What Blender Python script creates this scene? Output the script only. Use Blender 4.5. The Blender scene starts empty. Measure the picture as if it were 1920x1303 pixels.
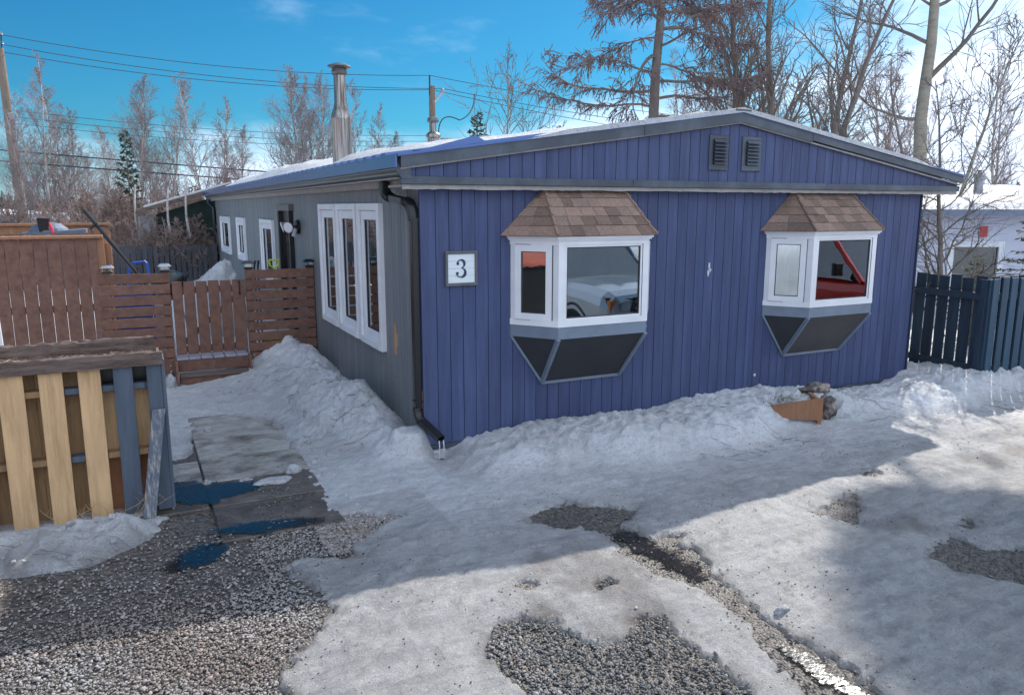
import bpy, math, random
import numpy as np
from mathutils import Vector, Matrix, noise as mnoise
R = math.radians
S = bpy.context.scene
C = S.collection
# ---------------------------------------------------------------- camera, sky, sun, exposure
cam_d = bpy.data.cameras.new('camera'); cam = bpy.data.objects.new('camera', cam_d); C.objects.link(cam)
cam.location = (-2.34, -6.57, 2.32)
cam.rotation_euler = (R(90 - 10.414), 0, R(63.67 - 90))
cam_d.sensor_width = 36; cam_d.lens = 36 * 1431 / 1920; cam_d.clip_end = 3000; cam_d.clip_start = .05
S.camera = cam
S.render.resolution_x = 1024; S.render.resolution_y = 694
SUN = Vector((1.05, .70, 1.0)).normalized()
elev = math.asin(SUN.z); azi = math.atan2(SUN.x, SUN.y)
W = bpy.data.worlds.new('World'); S.world = W; W.use_nodes = True
nt = W.node_tree; nt.nodes.clear()
def N(t, **k):
    n = nt.nodes.new(t)
    for a, b in k.items(): setattr(n, a, b)
    return n
sky = N('ShaderNodeTexSky', sky_type='NISHITA'); sky.sun_disc = False
sky.sun_elevation = elev; sky.sun_rotation = azi; sky.air_density = 1.0; sky.dust_density = .5; sky.ozone_density = 1.2
hs = N('ShaderNodeHueSaturation'); hs.inputs['Saturation'].default_value = 1.05; hs.inputs['Value'].default_value = 1.0
tint = N('ShaderNodeMix', data_type='RGBA', blend_type='MULTIPLY'); tint.inputs['Factor'].default_value = 1; tint.inputs['B'].default_value = (.06, .188, .262, 1)
nt.links.new(sky.outputs[0], tint.inputs['A']); nt.links.new(tint.outputs['Result'], hs.inputs['Color'])
tc = N('ShaderNodeTexCoord')
mp = N('ShaderNodeMapping'); mp.inputs['Scale'].default_value = (1.2, 1.2, 3.4); mp.inputs['Location'].default_value = (.35, .2, .1)
nt.links.new(tc.outputs['Generated'], mp.inputs[0])
ns = N('ShaderNodeTexNoise'); ns.inputs['Scale'].default_value = 2.3; ns.inputs['Detail'].default_value = 9; ns.inputs['Roughness'].default_value = .58
nt.links.new(mp.outputs[0], ns.inputs['Vector'])
# thin cloud low and rightward; extra added behind the camera to fill shade
dt = N('ShaderNodeVectorMath', operation='DOT_PRODUCT'); dt.inputs[1].default_value = (.55, -.83, 0)
nt.links.new(tc.outputs['Generated'], dt.inputs[0])
m1 = N('ShaderNodeMapRange'); m1.inputs[1].default_value = -.62; m1.inputs[2].default_value = .45; m1.inputs[3].default_value = 0; m1.inputs[4].default_value = .62
nt.links.new(dt.outputs['Value'], m1.inputs[0])
sx = N('ShaderNodeSeparateXYZ'); nt.links.new(tc.outputs['Generated'], sx.inputs[0])
m2 = N('ShaderNodeMapRange'); m2.inputs[1].default_value = 0.0; m2.inputs[2].default_value = .16; m2.inputs[3].default_value = .30; m2.inputs[4].default_value = 0
nt.links.new(sx.outputs['Z'], m2.inputs[0])
ad = N('ShaderNodeMath', operation='ADD'); nt.links.new(m1.outputs[0], ad.inputs[0]); nt.links.new(m2.outputs[0], ad.inputs[1])
ad2 = N('ShaderNodeMath', operation='ADD'); nt.links.new(ad.outputs[0], ad2.inputs[0]); nt.links.new(ns.outputs['Fac'], ad2.inputs[1])
cr = N('ShaderNodeMapRange'); cr.inputs[1].default_value = .60; cr.inputs[2].default_value = .98; cr.interpolation_type = 'SMOOTHSTEP'
nt.links.new(ad2.outputs[0], cr.inputs[0])
mx = N('ShaderNodeMix', data_type='RGBA'); mx.inputs['B'].default_value = (3.2, 3.75, 4.65, 1)
nt.links.new(cr.outputs[0], mx.inputs['Factor']); nt.links.new(hs.outputs[0], mx.inputs['A'])
bg = N('ShaderNodeBackground'); bg.inputs['Strength'].default_value = .15
nt.links.new(mx.outputs['Result'], bg.inputs[0])
wo = N('ShaderNodeOutputWorld'); nt.links.new(bg.outputs[0], wo.inputs[0])
sl = bpy.data.lights.new('sun', 'SUN'); sl.energy = 2.5; sl.angle = R(.5); sl.color = (1, .94, .86)
so = bpy.data.objects.new('sun', sl); C.objects.link(so); so.rotation_euler = SUN.to_track_quat('Z', 'Y').to_euler()
S.view_settings.view_transform = 'Standard'; S.view_settings.look = 'None'; S.view_settings.gamma = 1
S.view_settings.use_curve_mapping = False; S.view_settings.exposure = 1.28

# ---------------------------------------------------------------- materials
MATS = {}
def pm(name, col, rough=.7, var=.18, scale=3., stretch=(1, 1, 1), col2=None, f2=.5, s2=2., bump=.15, bscale=40., metal=0., objvar=0., spec=.5, clear=0., isl=0.):
    """principled material with noise colour variation (col -> darker/lighter, patches of col2), relief and a per-object value change"""
    m = bpy.data.materials.new(name); m.use_nodes = True; t = m.node_tree; n = t.nodes; l = t.links
    b = n['Principled BSDF']; b.inputs['Roughness'].default_value = rough; b.inputs['Metallic'].default_value = metal
    b.inputs['Specular IOR Level'].default_value = spec; b.inputs['Coat Weight'].default_value = clear
    tc = n.new('ShaderNodeTexCoord'); mp = n.new('ShaderNodeMapping'); mp.inputs['Scale'].default_value = stretch
    l.new(tc.outputs['Object'], mp.inputs[0]); vec = mp.outputs[0]
    if objvar:
        oi = n.new('ShaderNodeObjectInfo'); mu = n.new('ShaderNodeVectorMath'); mu.operation = 'ADD'
        l.new(oi.outputs['Random'], mu.inputs[1]); sc = n.new('ShaderNodeVectorMath'); sc.operation = 'SCALE'; sc.inputs['Scale'].default_value = 37
        l.new(oi.outputs['Random'], sc.inputs[0]); l.new(mp.outputs[0], mu.inputs[0]); l.new(sc.outputs[0], mu.inputs[1]); vec = mu.outputs[0]
    no = n.new('ShaderNodeTexNoise'); no.inputs['Scale'].default_value = scale; no.inputs['Detail'].default_value = 8; no.inputs['Roughness'].default_value = .65
    l.new(vec, no.inputs['Vector'])
    mr = n.new('ShaderNodeMapRange'); mr.inputs[1].default_value = .3; mr.inputs[2].default_value = .7; mr.inputs[3].default_value = 1 - var; mr.inputs[4].default_value = 1 + var
    l.new(no.outputs['Fac'], mr.inputs[0]); val = mr.outputs[0]
    if objvar:
        r2 = n.new('ShaderNodeMapRange'); r2.inputs[3].default_value = 1 - objvar; r2.inputs[4].default_value = 1 + objvar
        l.new(oi.outputs['Random'], r2.inputs[0]); mm = n.new('ShaderNodeMath'); mm.operation = 'MULTIPLY'
        l.new(val, mm.inputs[0]); l.new(r2.outputs[0], mm.inputs[1]); val = mm.outputs[0]
    if isl:
        ge = n.new('ShaderNodeNewGeometry'); r2 = n.new('ShaderNodeMapRange'); r2.inputs[3].default_value = 1 - isl; r2.inputs[4].default_value = 1 + isl
        l.new(ge.outputs['Random Per Island'], r2.inputs[0]); mm = n.new('ShaderNodeMath'); mm.operation = 'MULTIPLY'
        l.new(val, mm.inputs[0]); l.new(r2.outputs[0], mm.inputs[1]); val = mm.outputs[0]
    src = None
    if col2:
        n2 = n.new('ShaderNodeTexNoise'); n2.inputs['Scale'].default_value = s2; n2.inputs['Detail'].default_value = 10; n2.inputs['Roughness'].default_value = .7
        l.new(vec, n2.inputs['Vector']); r3 = n.new('ShaderNodeMapRange'); r3.inputs[1].default_value = 1 - f2 - .1; r3.inputs[2].default_value = 1 - f2 + .1
        l.new(n2.outputs['Fac'], r3.inputs[0]); mc = n.new('ShaderNodeMix'); mc.data_type = 'RGBA'
        mc.inputs['A'].default_value = (*col, 1); mc.inputs['B'].default_value = (*col2, 1); l.new(r3.outputs[0], mc.inputs['Factor']); src = mc.outputs['Result']
    vm = n.new('ShaderNodeVectorMath'); vm.operation = 'SCALE'
    if src: l.new(src, vm.inputs[0])
    else: vm.inputs[0].default_value = col
    l.new(val, vm.inputs['Scale']); l.new(vm.outputs[0], b.inputs['Base Color'])
    if bump:
        nb = n.new('ShaderNodeTexNoise'); nb.inputs['Scale'].default_value = bscale; nb.inputs['Detail'].default_value = 6
        l.new(vec, nb.inputs['Vector']); bp = n.new('ShaderNodeBump'); bp.inputs['Strength'].default_value = bump; bp.inputs['Distance'].default_value = .02
        l.new(nb.outputs['Fac'], bp.inputs['Height']); l.new(bp.outputs[0], b.inputs['Normal'])
    MATS[name] = m
    return m
V = (9, 9, .7)   # vertical wood grain
BLUE = pm('blue_siding_paint', (.045, .064, .150), .66, .24, 1.6, V, (.060, .080, .172), .48, 1.2, .25, 30, objvar=.07)
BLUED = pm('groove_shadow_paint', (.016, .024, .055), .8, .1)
GREY = pm('grey_siding_paint', (.165, .184, .198), .6, .17, 1.2, V, (.225, .222, .22), .46, .35, .2, 30, objvar=.05)
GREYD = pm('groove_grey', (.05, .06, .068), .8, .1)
SLATE = pm('slate_metal_trim', (.045, .058, .078), .42, .14, 2, bump=.03, bscale=8, col2=(.08, .1, .125), f2=.45)
GBLUE = pm('grey_blue_trim_paint', (.17, .21, .265), .55, .15, 4, bump=.1)
WHITE = pm('white_vinyl', (.74, .75, .77), .4, .08, 3, bump=.02)
SOFF = pm('soffit_weathered', (.32, .30, .285), .8, .25, 5, (1, 6, 1), bump=.4, bscale=12)
BLACK = pm('black_metal', (.012, .013, .014), .32, .2, 4, bump=.05, bscale=10)
GUTTER = pm('gutter_brown_metal', (.17, .16, .155), .3, .15, 2, (4, .3, 4), bump=.03, metal=.3)
ROOFM = pm('blue_roof_metal', (.075, .13, .30), .25, .1, 2, bump=.02, metal=.35)
CHROME = pm('weathered_galvanised', (.46, .44, .42), .38, .35, 3.2, (8, 8, .35), (.13, .095, .07), .5, 2.4, .05, 20, metal=.75)
CAPM = pm('dull_cap_metal', (.16, .155, .15), .45, .3, 6, metal=.6, bump=.1)
BROWN = pm('brown_stain_wood', (.19, .098, .068), .75, .2, 2, (7, 7, 7), (.14, .065, .045), .45, 1.5, .3, 25, objvar=.12)
ORANGE = pm('cedar_and_sunlit_wood', (.33, .16, .08), .6, .2, 3, (8, 8, 1), bump=.3, objvar=.12)
YEL = pm('yellow_stain_wood', (.58, .375, .195), .75, .2, 2.2, (9, 9, .8), (.43, .265, .13), .42, 1.7, .35, 25, objvar=.07)
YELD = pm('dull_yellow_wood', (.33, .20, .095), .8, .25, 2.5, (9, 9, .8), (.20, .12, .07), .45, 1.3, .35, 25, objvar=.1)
BPAINT = pm('slate_blue_board_paint', (.075, .098, .132), .65, .2, 3, (9, 9, 1), (.12, .14, .18), .3, 9, .3, 30, objvar=.06)
BPEEL = pm('peeling_blue_board_paint', (.11, .135, .18), .65, .2, 3, (7, 7, 1.2), (.45, .42, .36), .42, 7, .5, 30)
WEATH = pm('weathered_timber', (.17, .125, .105), .85, .35, 2.5, (1, 14, 14), (.075, .045, .035), .45, 3, .6, 18)
DIRTW = pm('orange_brown_board', (.30, .13, .06), .85, .3, 3)
STRAW = pm('straw_litter', (.42, .27, .19), .9, .35, 12, bump=.3, isl=.4)
NAVY = pm('navy_fence_paint', (.018, .034, .062), .6, .25, 2, (8, 8, .7), (.024, .055, .09), .45, 1.2, .3, 25, objvar=.18)
TEAL = pm('blue_fence_paint', (.028, .072, .118), .6, .25, 2, (8, 8, .7), (.034, .085, .13), .45, 1.2, .3, 25, objvar=.18)
DFEN = pm('dark_grey_fence', (.05, .053, .062), .8, .3, 2, (8, 8, .7), objvar=.2)
SHIN = pm('asphalt_shingle', (.31, .205, .155), .9, .25, 40, col2=(.25, .18, .145), f2=.45, s2=4, bump=.9, bscale=160, objvar=.34)
PANEL = pm('charcoal_soffit_panel', (.035, .037, .042), .6, .15, 3, bump=.25, bscale=150)
PANELB = pm('brownish_charcoal_panel', (.075, .07, .068), .6, .25, 2, bump=.25, bscale=150)  # lighter, browner panel for the second bay
CONC = pm('concrete_slab', (.32, .31, .285), .62, .3, 3.5, (1, 1.25, 1), (.10, .082, .066), .46, 2.4, .45, 45, objvar=.22)
MUDC = pm('muddy_wet_slab', (.12, .10, .085), .38, .35, 4, (1, 1, 1), (.06, .048, .038), .5, 3, .6, 35, objvar=.15)
BARK = pm('brown_bark', (.19, .16, .14), .85, .3, 3, (3, 3, 1), bump=.6, bscale=15)
TWIG = pm('purple_brown_twigs', (.25, .205, .20), .8, .25, .8, bump=0)
BIRCH = pm('pale_birch_bark', (.46, .42, .39), .7, .3, 1.2, (2, 2, 5), (.07, .055, .05), .36, 2, .2, 10)
ASPEN = pm('aspen_bark', (.33, .30, .235), .75, .2, 2, (2, 2, 6), (.035, .03, .028), .33, 2.6, .4, 14)
RTWIG = pm('red_brown_brush', (.29, .21, .18), .85, .35, .7, bump=0)
LARCHT = pm('larch_brush', (.20, .14, .135), .85, .3, .6, bump=0)
NEED = pm('spruce_needles', (.05, .062, .036), .8, .35, 1.5, bump=0, isl=.35)
NEEDY = pm('sun_toned_spruce_needles', (.10, .115, .045), .8, .35, 1.5, bump=0, isl=.35)  # lighter needle copy, sunlight put into the colour
FARW = pm('far_forest', (.06, .055, .05), .9, .4, .15, bump=0, isl=.3)
POLE = pm('utility_pole_wood', (.19, .145, .11), .85, .2, 2, (6, 6, .5), bump=.5)
WIRE = pm('dark_cable', (.03, .035, .045), .6, .1)
STEEL = pm('grey_steel', (.35, .36, .38), .4, .15, metal=.6)
LIME = pm('lime_plastic', (.45, .62, .02), .4, .05)
SLEDB = pm('blue_plastic', (.02, .11, .55), .35, .1)
TARP = pm('blue_grey_tarp', (.12, .15, .21), .6, .3, 3, bump=.4, bscale=6)
RED = pm('red_plastic', (.55, .02, .03), .4, .1)
PSIGN = pm('white_sign_board', (.68, .74, .75), .6, .06, 5, (1, 1, 8), bump=.1)
PFRAME = pm('grey_wood_frame', (.11, .115, .12), .7, .25, 6, bump=.3)
INK = pm('dark_navy_numeral', (.03, .035, .10), .6, .05)
INT = pm('interior_wall_paint', (.22, .23, .22), .9, .05)
INTF = pm('interior_floor_wood', (.2, .13, .08), .6, .2)
CURT = pm('sheer_curtain', (.55, .56, .54), .9, .08)
SIDW = pm('white_lap_siding', (.55, .57, .66), .6, .08, 3)
SIDG = pm('grey_lap_siding', (.32, .32, .34), .7, .12, 3)
HROOF = pm('dark_roof_edge', (.17, .2, .27), .6, .1)
DGREEN = pm('dark_green_tarpaulin', (.015, .04, .035), .7, .3, 3)
STONE = pm('gravel_stone', (.32, .31, .30), .8, .25, 1.3, col2=(.24, .195, .17), f2=.50, s2=1.2, bump=.3, bscale=200, isl=.36)
PLANT = pm('dried_moss', (.10, .10, .045), .9, .4, 30, bump=.3, isl=.4)
SILVER = pm('silver_car_paint', (.42, .44, .47), .22, .03, metal=.55, bump=0, clear=.6)
REDCAR = pm('red_car_paint', (.55, .03, .02), .25, .03, metal=.1, bump=0, clear=.6)
RUBBER = pm('tyre_rubber', (.02, .02, .02), .8, .1)
AMBER = pm('amber_lens', (.6, .16, .02), .2, .05, bump=0)
LEAF = pm('dead_leaf', (.20, .09, .04), .85, .2)

def simple_glass(name, tint, refl, rough=.0, clear=.7):
    m = bpy.data.materials.new(name); m.use_nodes = True; t = m.node_tree; n = t.nodes; l = t.links; n.clear()
    o = n.new('ShaderNodeOutputMaterial'); tr = n.new('ShaderNodeBsdfTransparent'); tr.inputs[0].default_value = (*tint, 1)
    gl = n.new('ShaderNodeBsdfGlossy'); gl.inputs['Roughness'].default_value = rough; gl.inputs[0].default_value = (.9, .95, 1, 1)
    fr = n.new('ShaderNodeFresnel'); fr.inputs[0].default_value = 1.5
    mr = n.new('ShaderNodeMapRange'); mr.inputs[1].default_value = 0; mr.inputs[2].default_value = 1; mr.inputs[3].default_value = refl; mr.inputs[4].default_value = 1
    l.new(fr.outputs[0], mr.inputs[0]); mx = n.new('ShaderNodeMixShader'); l.new(mr.outputs[0], mx.inputs[0]); l.new(tr.outputs[0], mx.inputs[1]); l.new(gl.outputs[0], mx.inputs[2])
    no = n.new('ShaderNodeTexNoise'); no.inputs['Scale'].default_value = 1.2; bp = n.new('ShaderNodeBump'); bp.inputs['Strength'].default_value = .09; bp.inputs['Distance'].default_value = .02
    l.new(no.outputs['Fac'], bp.inputs['Height']); l.new(bp.outputs[0], gl.inputs['Normal'])
    l.new(mx.outputs[0], o.inputs[0]); MATS[name] = m; return m
GLASS = simple_glass('window_glass', (.72, .80, .80), .33)
CARGLASS = simple_glass('car_glass', (.12, .14, .15), .12)
GLASSH = simple_glass('lens_glass', (.8, .8, .8), .2)

def snow_mat(name, base, dirt, amt_attr=True):
    m = bpy.data.materials.new(name); m.use_nodes = True; t = m.node_tree; n = t.nodes; l = t.links
    b = n['Principled BSDF']; b.inputs['Roughness'].default_value = .55; b.inputs['Specular IOR Level'].default_value = .4
    tc = n.new('ShaderNodeTexCoord')
    def noi(s, d=8, r=.6, vec=None, st=None):
        x = n.new('ShaderNodeTexNoise'); x.inputs['Scale'].default_value = s; x.inputs['Detail'].default_value = d; x.inputs['Roughness'].default_value = r
        if st:
            q = n.new('ShaderNodeMapping'); q.inputs['Scale'].default_value = st; q.inputs['Rotation'].default_value = (0, 0, R(25)); l.new(tc.outputs['Object'], q.inputs[0]); l.new(q.outputs[0], x.inputs['Vector'])
        else: l.new(tc.outputs['Object'], x.inputs['Vector'])
        return x.outputs['Fac']
    def mrg(x, a, bb, c=0, d=1):
        y = n.new('ShaderNodeMapRange'); y.inputs[1].default_value = a; y.inputs[2].default_value = bb; y.inputs[3].default_value = c; y.inputs[4].default_value = d; l.new(x, y.inputs[0]); return y.outputs[0]
    def mixc(f, a, bcol):
        y = n.new('ShaderNodeMix'); y.data_type = 'RGBA'; l.new(f, y.inputs['Factor'])
        if isinstance(a, tuple): y.inputs['A'].default_value = (*a, 1)
        else: l.new(a, y.inputs['A'])
        y.inputs['B'].default_value = (*bcol, 1); return y.outputs['Result']
    def mul(a, bb):
        y = n.new('ShaderNodeMath'); y.operation = 'MULTIPLY'; l.new(a, y.inputs[0])
        if isinstance(bb, float): y.inputs[1].default_value = bb
        else: l.new(bb, y.inputs[1])
        return y.outputs[0]
    at = n.new('ShaderNodeAttribute'); at.attribute_name = 'ice'; ice = at.outputs['Fac']
    c = mixc(mrg(noi(1.1), .42, .62), base, tuple(x * .88 for x in base))
    icec = mixc(mrg(noi(3.2, 10, .7), .38, .66), dirt, tuple(x * .72 for x in dirt))
    yy = n.new('ShaderNodeMix'); yy.data_type = 'RGBA'; l.new(ice, yy.inputs['Factor']); l.new(c, yy.inputs['A']); l.new(icec, yy.inputs['B']); c = yy.outputs['Result']
    # grit: fine dark specks, brown patches, then painted crevice shade
    sp = mrg(noi(48, 6, .75), .585, .65); pat = mrg(noi(1.9, 6, .6), .40, .60)
    c = mixc(mul(mul(sp, pat), .75), c, (.09, .075, .065))
    c = mixc(mul(mrg(noi(1.3, 10, .75), .50, .68), .38), c, (.44, .38, .33))
    c = mixc(mul(mul(mrg(noi(7, 10, .8), .50, .62), ice), .6), c, (.25, .235, .225))
    c = mixc(mul(mrg(noi(9, 12, .78), .50, .40), .24), c, (.36, .39, .45))  # blue-grey shade put into the colour where the bump noise is low
    c = mixc(mul(mrg(noi(27, 8, .8), .53, .63), .34), c, (.33, .33, .36))
    c = mixc(mul(mrg(noi(75, 4, .8), .62, .70), .5), c, (.16, .14, .13))
    c = mixc(mul(mrg(noi(135, 3, .8), .54, .60), .30), c, (.27, .27, .28))
    c = mixc(mul(mrg(noi(110, 3, .8), .42, .36), .5), c, (.95, .96, .98))
    at2 = n.new('ShaderNodeAttribute'); at2.attribute_name = 'grime'
    c = mixc(at2.outputs['Fac'], c, (.13, .105, .088))
    # meltwater streaks on ice
    st = mrg(noi(2.6, 10, .72, st=(.6, 3.6, 1)), .48, .62)
    c = mixc(mul(mul(st, ice), .55), c, (.27, .27, .29))
    c = mixc(mul(mrg(noi(16, 8, .75, st=(.6, 2.2, 1)), .52, .62), .4), c, (.33, .32, .33))
    l.new(c, b.inputs['Base Color'])
    rr = n.new('ShaderNodeMix'); rr.data_type = 'FLOAT'; l.new(ice, rr.inputs['Factor']); rr.inputs['A'].default_value = .62
    l.new(mrg(noi(6), .3, .7, .28, .6), rr.inputs['B']); l.new(rr.outputs['Result'], b.inputs['Roughness'])
    bp = n.new('ShaderNodeBump'); bp.inputs['Strength'].default_value = 1.0; bp.inputs['Distance'].default_value = .06; l.new(noi(9, 12, .78), bp.inputs['Height'])
    bp2 = n.new('ShaderNodeBump'); bp2.inputs['Strength'].default_value = .8; bp2.inputs['Distance'].default_value = .012; l.new(noi(70, 5, .7), bp2.inputs['Height']); l.new(bp.outputs[0], bp2.inputs['Normal'])
    l.new(bp2.outputs[0], b.inputs['Normal']); MATS[name] = m; return m
SNOW = snow_mat('old_snow', (.86, .87, .89), (.56, .55, .54))
RSNOW = snow_mat('roof_snow', (.74, .75, .78), (.66, .66, .66))

def water_mat():
    m = bpy.data.materials.new('meltwater'); m.use_nodes = True; t = m.node_tree; n = t.nodes; l = t.links; n.clear()
    o = n.new('ShaderNodeOutputMaterial'); tr = n.new('ShaderNodeBsdfTransparent'); tr.inputs[0].default_value = (.42, .40, .38, 1)
    gl = n.new('ShaderNodeBsdfGlossy'); gl.inputs['Roughness'].default_value = .16
    fr = n.new('ShaderNodeFresnel'); fr.inputs[0].default_value = 1.8; mx = n.new('ShaderNodeMixShader')
    tc = n.new('ShaderNodeTexCoord'); no = n.new('ShaderNodeTexNoise'); no.inputs['Scale'].default_value = 34; no.inputs['Detail'].default_value = 6; l.new(tc.outputs['Object'], no.inputs['Vector'])
    bp = n.new('ShaderNodeBump'); bp.inputs['Strength'].default_value = .22; bp.inputs['Distance'].default_value = .01; l.new(no.outputs['Fac'], bp.inputs['Height']); l.new(bp.outputs[0], gl.inputs['Normal']); l.new(bp.outputs[0], fr.inputs['Normal'])
    mr = n.new('ShaderNodeMapRange'); mr.inputs[3].default_value = .0; mr.inputs[4].default_value = .9; l.new(fr.outputs[0], mr.inputs[0])
    l.new(mr.outputs[0], mx.inputs[0]); l.new(tr.outputs[0], mx.inputs[1]); l.new(gl.outputs[0], mx.inputs[2]); l.new(mx.outputs[0], o.inputs[0]); MATS['meltwater'] = m; return m
WATER = water_mat()

# ---------------------------------------------------------------- helpers
ORG = {}
def thing(name, label, cat, loc=(0, 0, 0), group=None):
    o = bpy.data.objects.new(name, None); o.empty_display_size = .2; C.objects.link(o); o.location = loc
    o['label'] = label; o['category'] = cat
    if group: o['group'] = group
    ORG[o.name] = Vector(loc); return o
def tag(o, label=None, cat=None, group=None, kind=None):
    if label: o['label'] = label
    if cat: o['category'] = cat
    if group: o['group'] = group
    if kind: o['kind'] = kind
    return o
class MB:
    def __init__(s): s.v = []; s.f = []; s.m = []; s.mi = 0
    def add(s, vs, fs):
        k = len(s.v); s.v += [tuple(p) for p in vs]; s.f += [tuple(i + k for i in f) for f in fs]; s.m += [s.mi] * len(fs); return s
    def hexa(s, p):   # 8 points: bottom 4 ccw, top 4
        return s.add(p, [(0, 3, 2, 1), (4, 5, 6, 7), (0, 1, 5, 4), (1, 2, 6, 5), (2, 3, 7, 6), (3, 0, 4, 7)])
    def box(s, x0, x1, y0, y1, z0, z1, j=0):
        r = (lambda: random.uniform(-j, j)) if j else (lambda: 0)
        return s.hexa([(x + r(), y + r(), z + r()) for z in (z0, z1) for x, y in ((x0, y0), (x1, y0), (x1, y1), (x0, y1))])
    def bev(s, x0, x1, y0, y1, z0, z1, b=.004):   # box with chamfered vertical and horizontal edges (24 verts)
        vs = []; idx = {}
        for ix, X in enumerate((x0, x1)):
            for iy, Y in enumerate((y0, y1)):
                for iz, Z in enumerate((z0, z1)):
                    sx, sy, sz = (1 - 2 * ix) * b, (1 - 2 * iy) * b, (1 - 2 * iz) * b
                    for ax in range(3):
                        idx[(ix, iy, iz, ax)] = len(vs)
                        vs.append((X + (0 if ax == 0 else sx), Y + (0 if ax == 1 else sy), Z + (0 if ax == 2 else sz)))
        fs = []
        for ax in range(3):
            for sd in (0, 1):
                q = []
                for a, c in ((0, 0), (1, 0), (1, 1), (0, 1)):
                    k = [0, 0, 0]; k[ax] = sd; k[(ax + 1) % 3] = a; k[(ax + 2) % 3] = c; q.append(idx[(*k, ax)])
                fs.append(tuple(q if sd else q[::-1]))
        for ax in range(3):
            o1, o2 = (ax + 1) % 3, (ax + 2) % 3
            for a in (0, 1):
                for c in (0, 1):
                    k0 = [0, 0, 0]; k0[o1] = a; k0[o2] = c; k1 = list(k0); k1[ax] = 1
                    fs.append((idx[(*k0, o1)], idx[(*k1, o1)], idx[(*k1, o2)], idx[(*k0, o2)]))
        for ix in (0, 1):
            for iy in (0, 1):
                for iz in (0, 1): fs.append(tuple(idx[(ix, iy, iz, a)] for a in range(3)))
        return s.add(vs, fs)
    def prism(s, poly, a0, a1, axis=1):   # poly in the other two axes, extruded along axis
        n = len(poly); vs = []
        for a in (a0, a1):
            for p in poly:
                q = [p[0], p[1]]; q.insert(axis, a); vs.append(q)
        fs = [tuple(range(n))[::-1], tuple(range(n, 2 * n))] + [(i, (i + 1) % n, n + (i + 1) % n, n + i) for i in range(n)]
        return s.add(vs, fs)
    def tube(s, pts, rad, n=6, cap=True):
        pts = [Vector(p) for p in pts]; m = len(pts)
        if not isinstance(rad, (list, tuple)): rad = [rad] * m
        k = len(s.v); u = None
        for i in range(m):
            d = (pts[min(i + 1, m - 1)] - pts[max(i - 1, 0)])
            if d.length < 1e-9: d = Vector((0, 0, 1))
            d.normalize()
            if u is None: u = d.orthogonal().normalized()
            else:
                u = u - d * u.dot(d)
                u = u.normalized() if u.length > 1e-6 else d.orthogonal().normalized()
            w = d.cross(u)
            for j in range(n):
                a = 2 * math.pi * j / n; c = math.cos(a) * rad[i]; e = math.sin(a) * rad[i]
                s.v.append((pts[i].x + u.x * c + w.x * e, pts[i].y + u.y * c + w.y * e, pts[i].z + u.z * c + w.z * e))
        for i in range(m - 1):
            for j in range(n):
                s.f.append((k + i * n + j, k + i * n + (j + 1) % n, k + (i + 1) * n + (j + 1) % n, k + (i + 1) * n + j)); s.m.append(s.mi)
        if cap:
            s.f.append(tuple(k + j for j in range(n))[::-1]); s.f.append(tuple(k + (m - 1) * n + j for j in range(n))); s.m += [s.mi] * 2
        return s
    def lathe(s, prof, c, n=24):
        k = len(s.v)
        for r, z in prof:
            for j in range(n):
                a = 2 * math.pi * j / n; s.v.append((c[0] + r * math.cos(a), c[1] + r * math.sin(a), c[2] + z))
        for i in range(len(prof) - 1):
            for j in range(n): s.f.append((k + i * n + j, k + i * n + (j + 1) % n, k + (i + 1) * n + (j + 1) % n, k + (i + 1) * n + j)); s.m.append(s.mi)
        return s
    def build(s, name, mat, parent=None, smooth=False, loc=None):
        me = bpy.data.meshes.new(name)
        org = ORG.get(parent.name, Vector()) if parent else (Vector(loc) if loc else Vector())
        vs = np.array(s.v, dtype=float) - np.array(org)
        me.from_pydata(vs.tolist(), [], s.f)
        for q in (mat if isinstance(mat, (list, tuple)) else [mat]): me.materials.append(q)
        if isinstance(mat, (list, tuple)): me.polygons.foreach_set('material_index', s.m)
        if smooth: me.polygons.foreach_set('use_smooth', [True] * len(me.polygons))
        me.update(); o = bpy.data.objects.new(name, me); C.objects.link(o)
        if parent: o.parent = parent; ORG[o.name] = org
        else:
            o.location = org; ORG[o.name] = org
        return o
def copy_tree(o, parent=None):
    c = o.copy(); C.objects.link(c)
    if parent: c.parent = parent
    for ch in list(o.children): copy_tree(ch, c)
    return c

# vectorised value noise
def _h(ix, iy, seed):
    h = (ix * 374761393 + iy * 668265263 + seed * 974634777) & 0xffffffff
    h = ((h ^ (h >> 13)) * 1274126177) & 0xffffffff
    return ((h ^ (h >> 16)) & 0xffff) / 65535.0
def vnoise(x, y, seed=0):
    ix = np.floor(x).astype(np.int64); iy = np.floor(y).astype(np.int64); fx = x - ix; fy = y - iy
    fx = fx * fx * (3 - 2 * fx); fy = fy * fy * (3 - 2 * fy)
    a = _h(ix, iy, seed); b = _h(ix + 1, iy, seed); c = _h(ix, iy + 1, seed); d = _h(ix + 1, iy + 1, seed)
    return (a * (1 - fx) + b * fx) * (1 - fy) + (c * (1 - fx) + d * fx) * fy
def fbm(x, y, f, o=4, seed=0, g=.5):
    r = 0; a = 1; t = 0
    for i in range(o):
        r = r + a * vnoise(x * f + 17.3 * i, y * f - 9.1 * i, seed + i); t += a; a *= g; f *= 2.03
    return r / t - .5
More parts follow.
